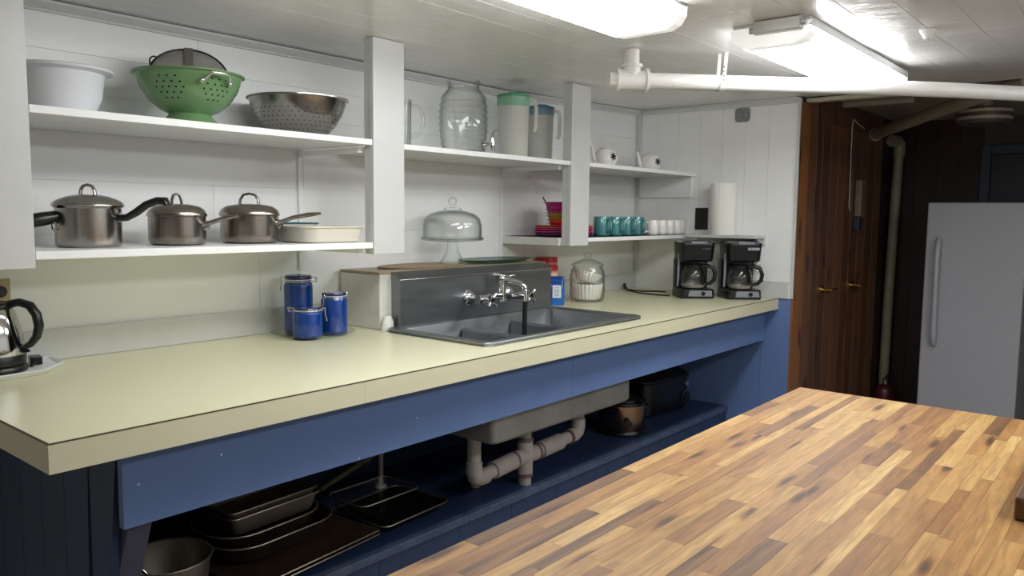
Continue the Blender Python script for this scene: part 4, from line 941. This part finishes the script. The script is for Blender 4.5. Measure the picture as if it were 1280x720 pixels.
M().lathe([(0.018, 0), (.070, 0), (.071, .002), (.071, .288), (.070, .290), (.018, .290)], 44).build('paper', paper, t, smooth=45)
M().lathe([(.0175, .001), (.0175, .2895)], 24).build('core', mat('card_core', 'b59a78', .8), t, smooth=60, recalc=False)
M().quadbox([(-.0714, -.012, .001), (-.0705, -.012, .001), (-.0705, .0, .001), (-.0714, 0, .001), (-.0714, -.012, .289), (-.0705, -.012, .289), (-.0705, .0, .289), (-.0714, 0, .289)]).build('loose_sheet_edge', paper, t)
t = thing('wall_switch', 'black rectangular wall plate on the end wall beside the paper towel', 'wall plate', (XE - .002, 2.108, 1.346))
M().box(-.007, 0, -.040, .040, -.064, .064).build('plate', black_pl, t, bevel=.002)
M().box(-.009, -.0071, -.016, .016, -.034, .034).build('rocker', black_soft, t, bevel=.001)
t = thing('junction_cover', 'speckled grey square cover high on the white end wall', 'wall cover', (XE - .002, 1.876, 1.9335))
mb = M().loft([[(0, p[0], p[1]) for p in rrect(0, 0, 0, .086, .078, .016)], [(-.010, p[0], p[1]) for p in rrect(0, 0, 0, .082, .074, .015)]], True, True); mb.build('cover', speckle, t, smooth=40)
mb = M(); 
for a_, b_ in ((-.025, 0), (.025, 0)): mb.cyl((-.010, a_, b_), (-.012, a_, b_), .004, 10)
o = mb.build('screw', end_cap, t); o['kind'] = 'stuff'

# ------------------------------------------------------------------ on the floor shelf
ZF = .2562
def tapered_pan(name, label, cat, loc_, rz, w_, d_, h, r, mt, tilt=None, handles=False):
    t = thing(name, label, cat, loc_, rz)
    if tilt: t.rotation_euler = (tilt[0], tilt[1], rz)
    mb = M().loft([rrect(0, 0, 0, w_ * .86, d_ * .82, r), rrect(0, 0, .006, w_ * .88, d_ * .84, r), rrect(0, 0, h - .002, w_ * .96, d_ * .95, r), rrect(0, 0, h - .003, w_, d_, r * 1.1), rrect(0, 0, h, w_, d_, r * 1.1), rrect(0, 0, h, w_ * .95, d_ * .93, r), rrect(0, 0, .010, w_ * .86, d_ * .82, r), rrect(0, 0, .008, w_ * .8, d_ * .76, r)], True, True)
    mb.build('pan_body', mt, t, smooth=45, recalc=False)
    q = rrect(0, 0, h, w_, d_, r * 1.1); M().tube(q + [q[0]], .003, 6, False).build('rolled_rim', mat('worn_rim_metal', 'b5aa9a', .3, .9), t, smooth=60)
    if handles:
        for s in (-1, 1): M().tube([(s * w_ * .5, -.05, h - .02), (s * (w_ * .5 + .018), -.035, h - .022), (s * (w_ * .5 + .018), .035, h - .022), (s * w_ * .5, .05, h - .02)], .004, 8).build('handle', chrome, t, smooth=60)
    return t
t = thing('steel_bowl', 'dark steel mixing bowl on the floor shelf beside the counter leg', 'bowl', (1.005, 2.07, ZF))
M().lathe([(0, 0), (.06, 0), (.085, .02), (.108, .075), (.118, .148), (.124, .150), (.122, .153), (.116, .151), (.104, .075), (.082, .024), (0, .006)], 44).build('bowl', alu, t, smooth=50)
t = thing('ladle', 'steel ladle resting in the dark steel bowl', 'ladle', (1.005, 2.07, ZF + .03))
M().tube([(-.01, -.03, .01), (-.05, -.02, .08), (-.09, .0, .135), (-.12, .02, .15)], [.006, .005, .005, .007], 8).build('handle', chrome, t, smooth=60)
M().ball((-.005, -.035, .010), .026, 14, 8, .6).build('cup', chrome, t, smooth=60)
for k, (dz, dx, lab) in enumerate(((0, 0, 'lower flat baking sheet sticking out under the roasting pans'), (.020, -.012, 'upper flat baking sheet directly under the roasting pans'))):
    tapered_pan('baking_sheet', lab, 'baking sheet', (1.43 + dx, 2.135 + dx, ZF + dz), .10, .52, .36, .018, .012, mat('bake_sheet_brown', '6b5340', .4, .7, var=.3, vscale=14))
tapered_pan('roasting_pan', 'lower oblong dark roasting pan with rounded ends on the baking sheets', 'roasting pan', (1.395, 2.20, ZF + .0415), .08, .44, .30, .056, .10, pan_metal)
tapered_pan('roasting_pan', 'upper oblong dark roasting pan nested in the lower one', 'roasting pan', (1.375, 2.21, ZF + .066), .08, .40, .27, .060, .10, pan_metal)
tapered_pan('cake_pan', 'rectangular cake pan on top of the roasting pans', 'cake pan', (1.375, 2.205, ZF + .1265), .06, .34, .24, .058, .02, alu)
tapered_pan('cake_pan', 'topmost rectangular cake pan set inside the other cake pan', 'cake pan', (1.37, 2.205, ZF + .146), .06, .335, .236, .058, .02, alu)
tapered_pan('griddle_tray', 'black oblong tray on the floor shelf under the glass dish', 'tray', (1.885, 2.13, ZF), .06, .34, .28, .03, .03, black_pl)
t = tapered_pan('glass_dish', 'clear glass baking dish with end grips resting on the black tray', 'baking dish', (1.83, 2.16, ZF + .0315), .02, .28, .20, .060, .03, clear2)
t = thing('slow_cooker', 'round slow cooker with a copper-toned steel shell and black base, under the sink', 'slow cooker', (3.415, 2.085, ZF))
M().lathe([(0, 0), (.125, 0), (.13, .006), (.128, .022), (.118, .030), (0, .030)], 44).build('base', black_pl, t, smooth=45)
M().lathe([(.112, .0305), (.117, .036), (.120, .15), (.117, .152), (.10, .152)], 48).build('shell', copper, t, smooth=45)
M().lathe([(.118, .1525), (.123, .156), (.121, .164), (.10, .166), (0, .166)], 44).build('rim', black_pl, t, smooth=45)
l_ = M().lathe([(.108, .1665), (.105, .178), (.07, .193), (0, .198)], 40).build('lid', smoke, t, smooth=50)
M().lathe([(0, .1985), (.014, .1985), (.018, .21), (.012, .22), (0, .221)], 20).build('knob', black_pl, l_, smooth=50)
for a in (-2.9, -.35): 
    M().tube([(.115 * math.cos(a + .22), .115 * math.sin(a + .22), .125), (.150 * math.cos(a + .15), .150 * math.sin(a + .15), .125), (.150 * math.cos(a - .15), .150 * math.sin(a - .15), .125), (.115 * math.cos(a - .22), .115 * math.sin(a - .22), .125)], .008, 8).build('handle', black_pl, t, smooth=60)
M().cyl((-.085, -.088, .07), (-.097, -.098, .07), .018, 18).build('dial', black_pl, t, smooth=40)
t = thing('roaster_oven', 'large black electric roaster oven at the far end of the floor shelf', 'roaster', (3.92, 2.24, ZF), -.12)
mb = M().loft([rrect(0, 0, 0, .40, .30, .06), rrect(0, 0, .012, .43, .33, .07), rrect(0, 0, .185, .44, .34, .07), rrect(0, 0, .19, .43, .33, .07)], True, True); mb.build('body', black_pl, t, smooth=45)
mb = M().loft([rrect(0, 0, .1905, .45, .35, .075), rrect(0, 0, .200, .45, .35, .075), rrect(0, 0, .232, .38, .28, .07), rrect(0, 0, .240, .30, .2, .06)], True, True); l_ = mb.build('lid', black_soft, t, smooth=45)
M().tube([(-.06, 0, .240), (-.05, 0, .262), (.05, 0, .262), (.06, 0, .240)], .009, 10).build('lid_handle', black_pl, l_, smooth=60)
for x, z, r in ((.15, .075, .030), (.15, .15, .012)):
    M().cyl((x, -.168, z), (x, -.184, z), r, 20).build('dial', grey_panel if r < .02 else black_pl, t, smooth=40)
M().tube([(.15 + .031 * math.cos(a), -.172, .075 + .031 * math.sin(a)) for a in [2 * PI * i / 24 for i in range(25)]], .0016, 6, False).build('dial_ring', grey_panel, t, smooth=60)
CDX0, CDZ0, CDX1, CDZ1 = 1.835, .272, 2.076, .340
t = thing('conduit', 'thin grey conduit slanting up behind the baking pans', 'conduit', (1.72, 2.47, .40))
M().tube([(CDX0 - 1.72, .02, CDZ0 - .40), (CDX1 - 1.72 + .12, .02, CDZ1 - .40 + .034)], .010, 12).build('pipe', dull_pipe, t, smooth=50)
M().box(CDX1 - 1.72 - .02, CDX1 - 1.72 + .02, .031, .072, CDZ1 - .42, CDZ1 - .38).build('clamp', end_cap, t)
t = thing('water_pipe', 'vertical grey water pipe behind the glass dish under the counter', 'pipe', (2.045, 2.375, ZF))
M().cyl((0, 0, -.002), (0, 0, .588), .011, 14).build('pipe', pvc, t, smooth=50)
M().lathe([(.0115, 0), (.026, 0), (.024, .006), (.0115, .012)], 18).build('floor_flange', pvc, t, smooth=50)

# ------------------------------------------------------------------ passage: freezer, pipes, lamp, phone
FX, FY0, FY1, FZ = 5.55, .622, 1.166, 1.462
t = thing('freezer', 'tall white upright freezer with a long bar handle in the dim passage', 'freezer', (FX, FY0, 0))
M().box(.045, .62, .004, FY1 - FY0 - .004, .05, FZ - .002).build('cabinet', freezer, t, bevel=.008)
dr = M().box(0, .040, 0, FY1 - FY0, .09, FZ).build('door', freezer, t, bevel=.010, seg=3)
hy = 1.088 - FY0
M().tube([(-.002, hy, 1.235), (-.030, hy, 1.215), (-.046, hy, 1.16), (-.050, hy - .002, .90), (-.046, hy - .004, .63), (-.030, hy - .004, .575), (-.002, hy - .004, .555)], [.016, .017, .016, .015, .016, .017, .016], 12, flat=1.0).build('handle', mat('freezer_handle', 'b9bcc6', .35), dr, smooth=60)
M().box(.02, .06, .02, FY1 - FY0 - .02, .015, .085).build('kick_plate', black_pl, t)
for a_, b_ in ((.08, .04), (.08, .50), (.55, .04), (.55, .50)): M().cyl((a_, b_, 0), (a_, b_, .0505), .02, 12).build('foot', black_pl, t, smooth=40)
t = thing('drain_stack', 'beige vertical pipe in the passage corner', 'pipe', (6.12, 1.500, 0))
M().tube([(0, .014, 0), (0, .010, .8), (0, -.006, 1.86), (0, -.006, 1.90)], .033, 18).build('pipe', dull_pipe, t, smooth=50)
M().tube([(0, -.006, 1.80), (0, -.006, 1.89), (-.03, .002, 1.905), (-.10, .02, 1.905)], .041, 16).build('elbow', dull_pipe, t, smooth=50)
M().lathe([(.034, 0), (.062, 0), (.058, .03), (.040, .13), (.034, .135)], 20, (0, .013, 0)).build('floor_flare', dull_pipe, t, smooth=50)
t = thing('slanted_pipe', 'thick beige pipe slanting under the passage ceiling', 'pipe', (5.60, 1.515, 1.915))
M().tube([(0, 0, 0), (-.60, -.50, .055), (-1.18, -.98, .095)], .036, 18).build('pipe', dull_pipe, t, smooth=50)
M().tube([(0, 0, 0), (.03, .022, -.004)], .044, 18).build('end_coupling', dull_pipe, t, smooth=50)
t = thing('red_canister', 'dark red canister with a metal valve at the foot of the passage pipe', 'canister', (5.93, 1.455, 0))
M().lathe([(0, 0), (.06, 0), (.065, .01), (.065, .14), (.05, .17), (.02, .185), (0, .185)], 28).build('tank', mat('dark_red_paint', '4a1416', .4), t, smooth=50)
mb = M().cyl((0, 0, .185), (0, 0, .23), .014, 12); mb.tube([(-.005, 0, .22), (-.05, -.02, .235), (-.07, -.03, .20)], .008, 8); mb.build('valve', chrome, t, smooth=50)
M().tube([(.0, 0, .225), (.05, -.01, .25), (.07, -.01, .20), (.066, -.01, .12)], .007, 8).build('hose', black_soft, t, smooth=60)
t = thing('passage_lamp', 'unlit round ceiling lamp with two pale bands in the passage', 'ceiling light', (5.3, .847, 2.058))
M().cyl((0, 0, 0), (0, 0, -.055), .045, 20).build('stem', mat('lamp_glass_neck', 'a8a8a4', .15, .3), t, smooth=40)
M().lathe([(0, -.055), (.10, -.055), (.135, -.062), (.142, -.075), (.142, -.135), (.13, -.15), (0, -.152)], 40).build('drum', mat('lamp_drum_brown', '4b443c', .5), t, smooth=45)
for z in (-.080, -.120): M().lathe([(.1425, z - .009), (.1445, z - .008), (.1445, z + .008), (.1425, z + .009)], 40).build('band', mat('lamp_band', 'a39a8a', .5), t, smooth=45)
t = thing('wall_box', 'slim brown box mounted on the plank door in the passage', 'wall box', (5.39, 1.5545, 1.37))
mb = M().box(-.045, .045, -.040, 0, 0, .235); mb.build('case', mat('box_brown', '7b6a5c', .5), t, bevel=.006)
M().box(-.03, .03, -.043, -.0405, .02, .21).build('face_plate', mat('box_face_brown', '6a594c', .5), t)
M().box(-.05, .02, -.036, -.002, -.09, -.002).build('lower_box', mat('navy_box', '1f2a40', .5), t, bevel=.004)
t = thing('hanging_wire', 'thin pale wire hanging down the passage wall', 'wire', (5.205, 1.546, 1.41))
M().tube([(.02, 0, 0), (-.004, -.002, .03), (.0, 0, .2), (-.01, 0, .40), (-.01, 0, .54), (.02, 0, .568), (.09, .0, .55), (.25, .002, .53)], .0035, 6).build('wire', mat('pale_wire', 'b7b0a4', .5), t, smooth=60)
